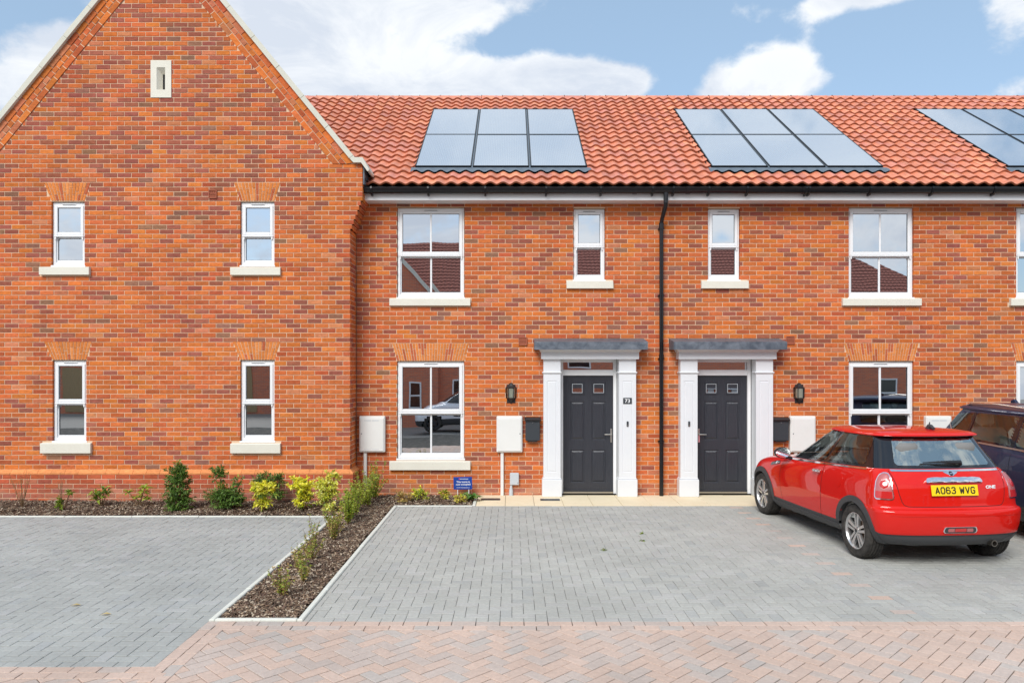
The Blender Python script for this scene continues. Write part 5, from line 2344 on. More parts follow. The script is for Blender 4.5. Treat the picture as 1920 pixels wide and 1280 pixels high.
def wheel(parent, x, y, z, side, Rt=.300, width=.185, rim=.198, spokes=5, finish='alloy'):
    """side = -1 left, 1 right; x = outer face of the tyre"""
    s = side
    tm = MB()
    w = width
    pf = [(rim - .004, -.012), (rim + .012, .004), (rim + .055, .010), (Rt - .022, .002), (Rt - .008, -.010), (Rt - .001, -.026)]
    g = [-.026]
    gx = [.046, .082, .118, .150]
    for q in gx:
        if q < w - .03:
            pf += [(Rt, -q + .004), (Rt - .009, -q + .003), (Rt - .009, -q - .003), (Rt, -q - .004)]
    pf += [(Rt - .002, -w + .026), (Rt - .010, -w + .008), (Rt - .03, -w), (rim + .02, -w), (rim - .004, -w + .02)]
    rim_m = MB()
    lip = [(rim - .004, -w + .02), (rim - .012, -.09), (rim - .014, -.03), (rim - .010, -.012), (rim - .002, -.002), (rim + .006, -.004), (rim + .004, -.014)]
    rim_m.lathe([(r, s * h) for (r, h) in lip], (0, 0, 0), 'x', 48)
    nsp = spokes
    for k in range(nsp):
        a = 2 * PI * k / nsp + PI / 2
        for dd in (-1, 1):
            # twin spokes, flaring apart towards the rim
            r0, r1 = .040, rim - .008
            def pt(r, t, h):
                ca, sa = math.cos(a), math.sin(a)
                return (s * h, r * ca - t * sa, r * sa + t * ca)
            i0, i1 = .003, .016 if nsp == 5 else .01
            o0, o1 = .030, .050 if nsp == 5 else .03
            h0, h1 = -.022, -.016
            A = [pt(r0, dd * i0, h0), pt(r0, dd * o0, h0 - .002), pt(r1, dd * o1, h1 - .004), pt(r1, dd * i1, h1)]
            B = [pt(r0, dd * i0, h0 - .022), pt(r0, dd * o0, h0 - .03), pt(r1, dd * (o1 + .004), h1 - .03), pt(r1, dd * (i1 - .002), h1 - .022)]
            rim_m.idx(A + B, [(0, 1, 2, 3), (0, 4, 5, 1), (1, 5, 6, 2), (2, 6, 7, 3), (3, 7, 4, 0)])
    rim_m.lathe([(.0, s * -.016), (.026, s * -.016), (.032, s * -.020), (.050, s * -.021), (.054, s * -.05)], (0, 0, 0), 'x', 28)
    wh = rim_m.build('wheel', MT[finish], parent, angle=35)
    wh.location = (x, y, z)
    tm.lathe([(r, s * h) for (r, h) in pf], (0, 0, 0), 'x', 56)
    bl = 0
    for k in range(72):                         # tread sipes on the shoulder
        a = 2 * PI * k / 72
        ca, sa = math.cos(a), math.sin(a)
        c2, s2 = math.cos(a + .05), math.sin(a + .05)
        for (h0, h1) in ((-.012, -.038), (-w + .038, -w + .012)):
            r = Rt + .0022
            tm.idx([(s * h0, r * .985 * ca, r * .985 * sa), (s * h1, r * ca, r * sa), (s * h1, r * c2, r * s2), (s * h0, r * .985 * c2, r * .985 * s2)], [(0, 1, 2, 3)])
    tm.build('tyre', MT['tyre'], wh, angle=35)
    d = MB()
    d.lathe([(.0, s * -.060), (.125, s * -.060), (.125, s * -.075)], (0, 0, 0), 'x', 32)
    d.build('brake_disc', MT['brake'], wh, angle=35)
    d = MB()
    d.lathe([(.0, s * -.0145), (.022, s * -.0145), (.024, s * -.017)], (0, 0, 0), 'x', 20)
    for k in range(4 if nsp == 5 else 5):
        a = 2 * PI * k / 4 + .5
        d.lathe([(.0, s * -.0185), (.007, s * -.0185), (.007, s * -.024)], (0, .041 * math.cos(a), .041 * math.sin(a)), 'x', 8)
    d.build('hub_cap', MT['blackmetal'], wh)
    d = MB()
    d.lathe([(.0, s * -w * .62), (rim - .015, s * -w * .62)], (0, 0, 0), 'x', 32)
    d.build('wheel_back', MT['dark'], wh)
    return wh


def seat(parent, x, y, z, h, mat, w=.48):
    m = MB()
    m.box(x - w / 2, x + w / 2, y - .05, y + .45, z - .16, z, bev=.05)
    M_ = Matrix.Translation((x, y, z)) @ Matrix.Rotation(rad(14), 4, 'X')
    m.box(-w / 2 + .02, w / 2 - .02, -.10, .03, -.05, h, bev=.05, mat=M_)
    m.box(-.13, .13, -.09, .00, h + .03, h + .22, bev=.045, mat=M_)
    m.tube([M_ @ Vector((-.06, -.04, h - .02)), M_ @ Vector((-.06, -.04, h + .08))], .008, 6)
    m.tube([M_ @ Vector((.06, -.04, h - .02)), M_ @ Vector((.06, -.04, h + .08))], .008, 6)
    return m.build('seat', MT[mat], parent, angle=50)


def car_shell(car, lower, glassrows, roof, wheels, paint, wr, black_below, sub=4, liner=True, pillar='piano', windows=()):
    """painted lower body with wheel openings, pillar shell with window openings, roof"""
    v, f, n, rr = loft(lower, sub)
    bvh = tris_bvh(v, f)
    nr_ = len(rr)
    m = MB()
    keep = []
    for i, fc in enumerate(f):
        c = sum((Vector(v[k]) for k in fc), Vector()) / 4
        if abs(c.x) > .40 and any((c.y - wy) ** 2 + (c.z - wz_) ** 2 < wr ** 2 for (wy, wz_) in wheels):
            continue
        keep.append((fc, 1 if (i // n) < black_below else 0))
    m.v = [tuple(p) for p in v]
    for fc, mi in keep:
        m.f.append(fc)
        m.c.append((.5, .5, .5))
        m.m.append(mi)
    m.face(rr[0], mi=1)
    body = m.build('body', [MT[paint], MT['trim']], car, angle=42)
    # wheel wells
    for (wy, wz_) in wheels:
        for s in (-1, 1):
            q = MB()
            q.lathe([(wr + .008, s * .73), (wr + .008, s * .45), (.0, s * .45)], (0, wy, wz_), 'x', 32, a0=rad(-6), a1=rad(186), close=False)
            q.build('wheel_well', MT['dark'], body)
    gv, gf, gn, grr = loft(glassrows, 5)
    gb = tris_bvh(gv, gf)
    return body, bvh, gv, gf, gn, gb


def inside(p, poly):
    x, y = p
    c = False
    m = len(poly)
    for i in range(m):
        x1, y1 = poly[i]
        x2, y2 = poly[(i + 1) % m]
        if (y1 > y) != (y2 > y) and x < (x2 - x1) * (y - y1) / (y2 - y1) + x1:
            c = not c
    return c


def shrink(poly, d):
    cx = sum(p[0] for p in poly) / len(poly)
    cy = sum(p[1] for p in poly) / len(poly)
    out_ = []
    for (x, y) in poly:
        l = math.hypot(x - cx, y - cy)
        k = max(0, (l - d) / l)
        out_.append((cx + (x - cx) * k, cy + (y - cy) * k))
    return out_


def pillar_shell(car, gv, gf, wins, mat):
    """glasshouse frame: the shell with openings where the windows sit. wins: (side, outline)"""
    m = MB()
    m.v = [tuple(p) for p in gv]
    for fc in gf:
        c = sum((Vector(gv[k]) for k in fc), Vector()) / len(fc)
        nrm = (Vector(gv[fc[1]]) - Vector(gv[fc[0]])).cross(Vector(gv[fc[2]]) - Vector(gv[fc[0]]))
        cut = False
        for (sd, pl) in wins:
            ax = abs(nrm.x) > abs(nrm.y) * .75
            if sd in 'LR' and ax and (c.x < 0) == (sd == 'L'):
                cut = inside((c.y, c.z), pl)
            elif sd == 'B' and c.y < .4:
                cut = inside((c.x, c.z), pl) and abs(nrm.y) > abs(nrm.x) * .5
            elif sd == 'F' and c.y > .8:
                cut = inside((c.x, c.z), pl) and abs(nrm.y) > abs(nrm.x) * .5
            if cut:
                break
        if not cut:
            m.f.append(fc)
            m.c.append((.5, .5, .5))
            m.m.append(0)
    return m.build('window_frame', mat, car, angle=42)


def roof_dome(car, base_row, steps, cen, paint, name='roof'):
    rg = ring(base_row)
    n = len(rg)
    m = MB()
    v = []
    for (s, dz) in steps:
        for p in rg:
            v.append((p[0] * s, cen + (p[1] - cen) * s, p[2] + dz))
    f = [(i * n + k, i * n + (k + 1) % n, (i + 1) * n + (k + 1) % n, (i + 1) * n + k) for i in range(len(steps) - 1) for k in range(n)]
    m.idx(v, f)
    return m.build(name, MT[paint], car, angle=50), tris_bvh(v, f)


# --- red three-door hatchback
YAW = math.atan2(.213, 2.47)
car = thing('parked_car', 'small red three-door hatchback parked nose to the right-hand house', 'car', (4.654, -3.92, 0), YAW)
HZ = .295
LOW = [(.225, .17, -.40, .30, .66, .70, .66, 2.95, .40),
       (.235, .18, -.50, .28, .73, .745, .73, 3.02, .42),
       (.290, .24, -.558, .26, .775, .800, .77, 3.08, .45),
       (.355, .31, -.572, .25, .800, .818, .79, 3.10, .46),
       (.365, .32, -.588, .25, .806, .822, .80, 3.11, .47),
       (.460, .41, -.605, .25, .822, .834, .81, 3.12, .48),
       (.560, .50, -.612, .25, .830, .840, .82, 3.12, .50),
       (.600, .56, -.606, .25, .832, .842, .825, 3.10, .50),
       (.620, .58, -.585, .245, .830, .842, .825, 3.09, .50),
       (.636, .60, -.542, .24, .826, .842, .825, 3.08, .50),
       (.740, .67, -.530, .24, .818, .840, .82, 3.05, .52),
       (.860, .75, -.512, .25, .800, .828, .80, 2.97, .56),
       (.955, .81, -.470, .26, .770, .806, .765, 2.80, .60),
       (1.012, .85, -.428, .26, .742, .786, .735, 2.50, .60),
       (1.032, .885, -.405, .26, .722, .772, .70, 2.10, .50)]
GLS = [(1.032, .885, -.405, .26, .722, .772, .70, 2.10, .50),
       (1.10, 1.00, -.350, .25, .693, .740, .665, 1.85, .45),
       (1.20, 1.13, -.272, .235, .650, .695, .625, 1.60, .40),
       (1.30, 1.26, -.190, .22, .612, .650, .59, 1.35, .36),
       (1.372, 1.345, -.135, .20, .588, .622, .562, 1.17, .34)]
WH = [(0.0, HZ), (2.467, HZ)]
body, bvh, gv, gf, gn, gb = car_shell(car, LOW, GLS, None, WH, 'red', .345, 12, 4)
SIDE_F = rpoly([(1.66, .945), (.735, .995), (.655, 1.338), (1.13, 1.322)], [.03, .03, .03, .06])
SIDE_R = rpoly([(.690, .998), (-.045, 1.040), (-.005, 1.352), (.605, 1.340)], [.03, .04, .04, .03])
REAR_W = rpoly([(-.545, 1.062), (.545, 1.062), (.455, 1.342), (-.455, 1.342)], [.05, .05, .05, .05])
FRONT_W = rpoly([(-.62, .95), (.62, .95), (.50, 1.325), (-.50, 1.325)], .05)
wins = [('L', shrink(SIDE_F, .022)), ('L', shrink(SIDE_R, .022)), ('R', shrink(SIDE_F, .022)), ('R', shrink(SIDE_R, .022)), ('B', shrink(REAR_W, .022)), ('F', shrink(FRONT_W, .03))]
pillar_shell(car, gv, gf, wins, MT['piano'])
for sd in 'LR':
    drape('side_window', gb, sd, SIDE_F, MT['carglass'], car, .002, 0)
    drape('side_window', gb, sd, SIDE_R, MT['carglass'], car, .002, 0)
drape('rear_window', gb, 'B', REAR_W, MT['rearglass'], car, .002, 0)
drape('windscreen', gb, 'F', FRONT_W, MT['carglass'], car, .002, 0)
for sd in 'LR':                                  # bright waistline
    ribbon('waist_trim', bvh, sd, [(2.00, .872), (1.75, .889), (.7, .952), (-.12, 1.000)], .016, MT['chrome'], body, .006, 70)
    ribbon('door_gap', bvh, sd, rpoly([(.705, .965), (.72, .62), (.76, .315), (1.60, .300), (1.80, .38), (1.86, .60), (1.83, .895)], 0)[0:0] or [(.705, .962), (.715, .70), (.728, .50), (.745, .30)], .006, MT['dark'], body)
    ribbon('door_gap', bvh, sd, [(1.80, .892), (1.845, .70), (1.845, .50), (1.80, .33)], .005, MT['dark'], body)
ribbon('waist_trim', bvh, 'B', [(-.61, 1.012), (-.3, 1.015), (0, 1.015), (.3, 1.015), (.61, 1.012)], .017, MT['chrome'], body, .004, 80)
ribbon('hatch_gap', bvh, 'B', [(-.63, 1.012), (-.612, .90), (-.592, .78), (-.572, .70), (-.55, .664), (-.51, .650), (-.2, .648), (.2, .648), (.51, .650), (.55, .664), (.572, .70), (.592, .78), (.612, .90), (.63, 1.012)], .006, MT['dark'], body, .001, 150)
ribbon('bumper_crease', bvh, 'B', [(-.72, .560), (-.3, .562), (.3, .562), (.72, .560)], .005, MT['red'], body, .004, 80)
for sd in 'LR':
    for wy in (0.0, 2.467):
        band('wheel_arch', bvh, sd, wy, HZ, .322, .392, -14 if wy > 1 else 8, 188 if wy > 1 else 197, MT['trim'], body, .012, .03)
    drape('sill_trim', bvh, sd, [(.30, .205), (2.14, .185), (2.10, .285), (.345, .300)], MT['trim'], body, .012, .03, .06)
    drape('bumper_corner', bvh, sd, [(-.31, .24), (-.335, .42), (-.38, .375), (-.46, .345), (-.50, .30), (-.48, .235), (-.36, .22)], MT['trim'], body, .006, .01, .05)
# roof with tail spoiler
rdome, rbvh = roof_dome(car, (1.362, 1.340, -.205, .22, .612, .640, .580, 1.24, .36),
                        [(.965, -.006), (.99, -.004), (1.0, .003), (.995, .012), (.97, .024), (.92, .036), (.82, .048), (.65, .058), (.40, .066), (.15, .069), (.0, .070)], .45, 'red')
ribbon('roof_gap', rbvh, 'T', [(-.52, -.02), (-.2, -.045), (.2, -.045), (.52, -.02)], .005, MT['dark'], rdome, .001)
m = MB()
m.tube([(.10, .10, 1.425), (.10, .03, 1.432)], .03, 10, radii=[.018, .032])
m.tube([(.10, .10, 1.43), (.10, .06, 1.455), (.10, .02, 1.452), (.10, -.03, 1.430)], .02, 10, radii=[.012, .022, .022, .016])
m.tube([(.10, .05, 1.455), (.10, .045, 1.50)], .008, 8, radii=[.010, .005])
m.build('aerial_base', MT['trim'], car, angle=60)
# tail lamps
for sd, cl in (('L', 'CL'), ('R', 'CR')):
    LAMP = [(-.052, .715), (.085, .715), (.098, .735), (.078, .86), (.055, .945), (.028, .985), (-.012, .990), (-.048, .965), (-.066, .90), (-.068, .74)]
    sgn = -1 if sd == 'L' else 1
    LAMP = [(a * 1.12, b) for (a, b) in LAMP]
    def lay_lamp(name, poly, mat, off, skirt, par, crown=0.0):
        return drape(name, bvh, cl, [(a + CEN[cl], b) for (a, b) in poly], mat, par, off, skirt, .03, crown)
    CEN = {'CL': -.235, 'CR': -.235}
    rim_ = lay_lamp('tail_lamp', rpoly(LAMP, .015, 3), MT['chrome'], .010, .02, body)
    lens = lay_lamp('lens', shrink(rpoly(LAMP, .015, 3), .010), MT['lampclear'], .013, .006, rim_, .004)
    lo_ = [p for p in shrink(rpoly(LAMP, .015, 3), .018) if p[1] < .80]
    xs_ = sorted(p[0] for p in lo_)
    lay_lamp('reflector', [(xs_[0] + .004, .728), (xs_[-1] - .004, .728), (xs_[-1] - .012, .80), (xs_[0] + .004, .80)], MT['lampred'], .0185, .004, rim_)
    cxm = sum(p[0] for p in LAMP) / len(LAMP)
    circ = lambda r, z=.868: [(cxm + r * math.cos(2 * PI * i / 20), z + r * math.sin(2 * PI * i / 20)) for i in range(20)]
    lay_lamp('lamp_ring', circ(.052), MT['lampclear'], .0195, .005, rim_)
    lay_lamp('brake_light', circ(.040), MT['lampred'], .0215, .004, rim_, .003)
    lay_lamp('bulb', circ(.016), MT['seatpale'], .024, .002, rim_)
# hatch: handle bar, badge, plate, lettering, wiper
hb = rpoly([(-.318, .892), (.318, .892), (.300, .935), (.22, .945), (-.22, .945), (-.300, .935)], .02)
drape('hatch_handle', bvh, 'B', hb, MT['chrome'], body, .028, .03, .05, .006)


def rear_pt(x, z, off):
    return hit(bvh, 'B', x, z, off)[0]


px_, pz0, pz1 = -.015, .765, .878
pl = MB()
A = rear_pt(px_, pz0, .012)
Bp = rear_pt(px_, pz1, .012)
tl = math.atan2(Bp.y - A.y, Bp.z - A.z)
pl.box(-.26, .26, -.002, .006, -.0565, .0565, bev=.002)
plate = pl.build('number_plate', MT['plate'], body)
plate.location = ((0 + px_), min(A.y, Bp.y) + (Bp.y - A.y) / 2 - .010, (pz0 + pz1) / 2)
plate.rotation_euler = (-tl, 0, 0)
GLYPH = {'A': [[(0, 0), (.5, 1), (1, 0)], [(.2, .3), (.8, .3)]],
         'O': [[(.0, .2), (.0, .8), (.2, 1), (.8, 1), (1, .8), (1, .2), (.8, 0), (.2, 0), (.0, .2)]],
         '6': [[(.95, .85), (.75, 1), (.2, 1), (0, .8), (0, .2), (.2, 0), (.8, 0), (1, .2), (1, .4), (.8, .56), (.2, .56), (0, .42)]],
         '3': [[(.05, .85), (.22, 1), (.78, 1), (.97, .84), (.97, .68), (.78, .53), (.4, .53)], [(.78, .53), (1, .36), (1, .18), (.8, 0), (.2, 0), (0, .16)]],
         'W': [[(0, 1), (.22, 0), (.5, .75), (.78, 0), (1, 1)]],
         'V': [[(0, 1), (.5, 0), (1, 1)]],
         'G': [[(1, .82), (.8, 1), (.2, 1), (0, .8), (0, .2), (.2, 0), (.8, 0), (1, .2), (1, .46), (.6, .46)]]}
lt = MB()
gw, gh, sw = .039, .062, .0062
cur = -.214
for k, chx in enumerate('AO63WVG'):
    if k == 4:
        cur += .033
    w_ = gw * (1.12 if chx == 'W' else 1.0)
    for stroke in GLYPH[chx]:
        q = [Vector((cur + a_ * w_, b_ * gh - gh / 2)) for (a_, b_) in stroke]
        for i in range(len(q) - 1):
            dd_ = (q[i + 1] - q[i]).normalized()
            nn_ = Vector((-dd_.y, dd_.x)) * sw
            e0, e1 = q[i] - dd_ * sw * .6, q[i + 1] + dd_ * sw * .6
            lt.prism([tuple(e0 + nn_), tuple(e1 + nn_), tuple(e1 - nn_), tuple(e0 - nn_)], 'y', -.0032 - .00004 * i, -.0015)
    cur += w_ + .0205
lt.build('registration', MT['ink'], plate)
drape('plate_recess', bvh, 'B', rpoly([(-.285, .700), (.285, .700), (.275, .762), (-.275, .762)], .02), MT['trim'], body, .0005, 0, .05) if False else None
m = MB()
a = rear_pt(0, .975, .004)
wing = [(-.085, .016), (-.03, .020), (.03, .020), (.085, .016), (.062, .002), (.032, -.012), (.018, -.022), (-.018, -.022), (-.032, -.012), (-.062, .002)]
drape('winged_badge', bvh, 'B', [(x, z + .985) for (x, z) in wing], MT['chrome'], body, .006, .006, .03)
drape('badge_disc', bvh, 'B', [(.021 * math.cos(2 * PI * i / 18), .985 + .021 * math.sin(2 * PI * i / 18)) for i in range(18)], MT['ink'], body, .0085, .004, .03)
drape('badge_letters', bvh, 'B', [(-.015, .9805), (.015, .9805), (.015, .9895), (-.015, .9895)], MT['chrome'], body, .0100, .001, .03)
p = rear_pt(.415, .845, .004)
q0, q1 = rear_pt(.36, .845, 0), rear_pt(.47, .845, 0)
text('model_lettering', 'ONE', .046, MT['whiteprint'], body, p, (PI / 2, 0, math.atan2(q1.y - q0.y, q1.x - q0.x)), 1.25, .0018, .002)
wp = MB()
w0, w1 = hit(gb, 'B', .14, 1.075, .030)[0], hit(gb, 'B', -.26, 1.082, .022)[0]
wp.tube([hit(gb, 'B', .16, 1.070, .01)[0], hit(gb, 'B', .15, 1.078, .035)[0], (w0 + w1) / 2 + Vector((0, -.006, .008)), w1], .01, 8, radii=[.020, .022, .013, .005])
wp.tube([hit(gb, 'B', .10, 1.068, .012)[0], hit(gb, 'B', -.29, 1.074, .012)[0]], .006, 6)
wp.build('rear_wiper', MT['blackmetal'], body, angle=50)
for sd in 'LR':
    drape('door_handle', bvh, sd, rpoly([(.72, .872), (.91, .858), (.91, .828), (.72, .840)], .014), MT['chrome'], body, .032, .010, .03, .006)
    drape('handle_cup', bvh, sd, [(.82 + .045 * math.cos(2 * PI * i / 16), .838 + .042 * math.sin(2 * PI * i / 16)) for i in range(16)], MT['red'], body, .001, 0, .03)
    drape('side_scuttle', bvh, sd, rpoly([(1.90, .800), (2.17, .745), (2.16, .785), (2.02, .825), (1.92, .838)], .012), MT['piano'], body, .005, .006, .03)
    drape('side_repeater', bvh, sd, [(1.985 + .036 * math.cos(2 * PI * i / 16), .805 + .022 * math.sin(2 * PI * i / 16)) for i in range(16)], MT['chrome'], body, .012, .008, .03, .004)
drape('fuel_flap', bvh, 'L', [(.34 + .082 * math.cos(2 * PI * i / 24), .815 + .082 * math.sin(2 * PI * i / 24)) for i in range(24)], MT['red'], body, .0035, .003, .04)
# rear fog and reversing lamp, exhaust
fg = rpoly([(-.175, .385), (.175, .385), (.19, .41), (.175, .452), (-.175, .452), (-.19, .41)], .02)
fo_ = drape('fog_lamp', bvh, 'B', fg, MT['chrome'], body, .010, .012, .04)
drape('fog_recess', bvh, 'B', shrink(fg, .013), MT['trim'], fo_, .0115, .002, .04)
drape('fog_lens', bvh, 'B', [(-.062, .401), (.062, .401), (.062, .436), (-.062, .436)], MT['lampred'], fo_, .0135, .004, .04)
for s in (-1, 1):
    drape('reversing_lens', bvh, 'B', [(s * .070, .401), (s * .135, .401), (s * .140, .418), (s * .132, .436), (s * .070, .436)], MT['lampclear'], fo_, .0135, .004, .04)
ex = MB()
ex.lathe([(.030, .10), (.030, -.045), (.033, -.050), (.027, -.050), (.025, -.04), (.025, .08)], (.40, -.53, .262), 'y', 20)
ex.build('exhaust', MT['exhaust'], body, angle=50)
ex = MB()
ex.lathe([(.0, .075), (.025, .075)], (.40, -.53, .262), 'y', 20)
ex.box(.36, .44, -.45, -.30, .20, .33, bev=.02)
ex.build('exhaust_bore', MT['dark'], body)
# mirrors
for s in (-1, 1):
    m = MB()
    cx_, cy_, cz_ = s * .915, 1.60, .985
    prof = []
    vs, fs = [], []
    nu, nv = 14, 8
    for j in range(nv + 1):
        b = -PI / 2 + PI * j / nv
        for i in range(nu):
            a = 2 * PI * i / nu
            xx, yy, zz = math.cos(b) * math.cos(a) * .115, math.sin(b) * .085, math.cos(b) * math.sin(a) * .078
            if yy < -.02:
                yy = -.02
            vs.append((cx_ + xx, cy_ + yy, cz_ + zz))
    for j in range(nv):
        for i in range(nu):
            fs.append((j * nu + i, j * nu + (i + 1) % nu, (j + 1) * nu + (i + 1) % nu, (j + 1) * nu + i))
    m.idx(vs, fs)
    m.tube([(cx_ - s * .06, cy_ + .01, cz_ - .06), (s * .775, cy_ + .03, .905)], .024, 8)
    mi_ = m.build('door_mirror', MT['piano'], car, angle=60)
    m = MB()
    m.idx([(cx_ + .100 * math.cos(2 * PI * i / 20), cy_ - .0225, cz_ + .066 * math.sin(2 * PI * i / 20)) for i in range(20)], [tuple(range(20))])
    m.build('mirror_glass', MT['chrome'], mi_)
    m = MB()
    m.lathe([(.0, 0), (.01, 0)], (0, 0, 0), 'x', 6)
# cabin
cab = MB()
fl_ = [(x * .93, y * .96 + .02, .42) for (x, y, z) in ring(LOW[8])]
tp_ = [(x * .965, y * .98 + .015, z - .012) for (x, y, z) in ring(GLS[0])]
cab.face(fl_)
n_ = len(fl_)
cab.idx(fl_ + tp_, [(k, (k + 1) % n_, n_ + (k + 1) % n_, n_ + k) for k in range(n_)])
cab.box(-.62, .62, 1.45, 1.95, .60, .90, bev=.05)
ci = cab.build('cabin', MT['cabin'], car)
ce = MB()
ce.face([(x * .93, .45 + (y - .45) * .93, z - .012) for (x, y, z) in ring((1.362, 1.340, -.205, .22, .612, .640, .580, 1.24, .36))])
ce.build('headlining', MT['cabin'], ci)
for s in (-1, 1):
    seat(ci, s * .36, .72, .66, .50, 'seat', .47)
    seat(ci, s * .33, -.02, .70, .40, 'seat', .52)
m = MB()
m.lathe([(.165, -.012), (.18, 0), (.165, .012), (.150, 0), (.165, -.012)], (.36, 1.30, .93), 'y', 24)
m.build('steering_wheel', MT['blackmetal'], ci, angle=60)
for (wy) in (0.0, 2.467):
    for s in (-1, 1):
        wheel(car, s * .818, wy, HZ, s)

# --- navy estate car, reversed in beside it
suv = thing('parked_car', 'navy blue tall estate car at the right edge, beyond the red hatchback', 'car', (7.08, -1.95, 0), PI + rad(1))
HZ2 = .345
LOW2 = [(.25, .22, -.60, .3, .78, .82, .78, 3.5, .4), (.30, .25, -.80, .3, .86, .88, .86, 3.62, .45), (.45, .42, -.88, .28, .91, .92, .90, 3.70, .5),
        (.62, .60, -.90, .28, .93, .935, .92, 3.72, .55), (.72, .70, -.86, .28, .925, .935, .92, 3.70, .6), (.90, .85, -.82, .28, .90, .92, .90, 3.62, .65),
        (1.02, .95, -.78, .28, .87, .895, .86, 3.4, .7), (1.10, 1.00, -.73, .28, .845, .875, .82, 2.6, .6)]
GLS2 = [(1.10, 1.00, -.73, .28, .845, .875, .82, 2.6, .6), (1.25, 1.20, -.62, .27, .79, .82, .75, 2.2, .5), (1.42, 1.38, -.48, .25, .725, .75, .69, 1.75, .45), (1.555, 1.52, -.36, .24, .675, .70, .645, 1.42, .4)]
body2, bvh2, gv2, gf2, gn2, gb2 = car_shell(suv, LOW2, GLS2, None, [(0, HZ2), (2.78, HZ2)], 'navy', .40, 8, 4)
W1 = rpoly([(2.05, 1.08), (1.10, 1.115), (1.04, 1.50), (1.50, 1.49)], .04)
W2 = rpoly([(1.02, 1.118), (.16, 1.135), (.18, 1.50), (.97, 1.505)], .04)
W3 = rpoly([(.11, 1.137), (-.10, 1.145), (-.38, 1.36), (-.28, 1.46), (.13, 1.50)], [.03, .04, .05, .06, .03])
RW2 = rpoly([(-.60, 1.13), (.60, 1.13), (.50, 1.50), (-.50, 1.50)], .06)
FW2 = rpoly([(-.68, 1.10), (.68, 1.10), (.56, 1.48), (-.56, 1.48)], .06)
wl = []
for sd in 'LR':
    wl += [(sd, shrink(q, .02)) for q in (W1, W2, W3)]
wl += [('B', shrink(RW2, .03)), ('F', shrink(FW2, .03))]
pillar_shell(suv, gv2, gf2, wl, MT['navy'])
for sd in 'LR':
    for q in (W1, W2, W3):
        drape('side_window', gb2, sd, q, MT['carglass'], suv, .002, 0)
    ribbon('window_trim', gb2, sd, [(2.0, 1.062), (1.1, 1.103), (.16, 1.122), (-.10, 1.130), (-.40, 1.345)], .020, MT['steel'], body2, .006, 90)
    ribbon('pillar_trim', gb2, sd, [(.145, 1.13), (.155, 1.50)], .05, MT['piano'], body2, .005)
    ribbon('pillar_trim', gb2, sd, [(1.06, 1.12), (1.005, 1.50)], .07, MT['piano'], body2, .005)
    ribbon('door_gap', bvh2, sd, [(.02, 1.11), (.10, .98), (.30, .86), (.46, .70), (.50, .40)], .006, MT['slate'], body2)
    ribbon('door_gap', bvh2, sd, [(1.08, 1.08), (1.10, .8), (1.12, .4)], .006, MT['dark'], body2)
    drape('door_handle', bvh2, sd, rpoly([(.28, .955), (.48, .945), (.48, .915), (.28, .925)], .012), MT['navy'], body2, .030, .01, .03, .006)
    drape('handle_cup', bvh2, sd, rpoly([(.31, .975), (.46, .965), (.45, .895), (.32, .905)], .03), MT['piano'], body2, .001, 0, .03)
    for wy in (0, 2.78):
        band('wheel_arch', bvh2, sd, wy, HZ2, .375, .43, -5, 185, MT['navy'], body2, .006, .02)
    drape('sill_trim', bvh2, sd, [(.36, .26), (2.42, .24), (2.40, .36), (.40, .36)], MT['trim'], body2, .01, .02, .08)
    drape('tail_lamp', bvh2, 'C' + sd, rpoly([(-.30 if sd == 'L' else .30, .86), (-.08 if sd == 'L' else .08, .86), (-.08 if sd == 'L' else .08, 1.02), (-.30 if sd == 'L' else .30, 1.02)], .03), MT['lampred'], body2, .008, .01, .04)
drape('rear_window', gb2, 'B', RW2, MT['darkglass'], suv, .002, 0)
drape('windscreen', gb2, 'F', FW2, MT['carglass'], suv, .002, 0)
rd2, rb2 = roof_dome(suv, (1.545, 1.51, -.46, .26, .690, .715, .66, 1.50, .42), [(.96, -.008), (.99, -.006), (1.0, .004), (.99, .018), (.95, .036), (.85, .056), (.65, .072), (.35, .084), (.0, .088)], .4, 'navy')
for s in (-1, 1):
    m = MB()
    m.tube([(s * .62, -.20, 1.575), (s * .625, -.10, 1.612), (s * .64, .5, 1.625), (s * .62, 1.20, 1.585)], .016, 8)
    m.build('roof_rail', MT['steel'], rd2, angle=60)
m = MB()
m.prism([(-.16, 1.600), (-.02, 1.605), (-.10, 1.668), (-.15, 1.655)], 'x', -.02, .02)
m.build('aerial_fin', MT['navy'], rd2)
cab = MB()
fl_ = [(x * .93, y * .96 + .02, .50) for (x, y, z) in ring(LOW2[4])]
tp_ = [(x * .965, y * .98 + .015, z - .012) for (x, y, z) in ring(GLS2[0])]
cab.face(fl_)
n_ = len(fl_)
cab.idx(fl_ + tp_, [(k, (k + 1) % n_, n_ + (k + 1) % n_, n_ + k) for k in range(n_)])
cab.box(-.68, .68, 1.7, 2.3, .7, 1.0, bev=.05)
c2 = cab.build('cabin', MT['cabin'], suv)
ce = MB()
ce.face([(x * .93, .4 + (y - .4) * .93, z - .012) for (x, y, z) in ring((1.545, 1.51, -.46, .26, .690, .715, .66, 1.50, .42))])
ce.build('headlining', MT['cabin'], c2)
for s in (-1, 1):
    seat(c2, s * .40, .86, .78, .58, 'seatpale', .52)
    seat(c2, s * .38, .02, .80, .50, 'seatpale', .56)
for wy in (0, 2.78):
    for s in (-1, 1):
        wheel(suv, s * .92, wy, HZ2, s, .35, .225, .235)

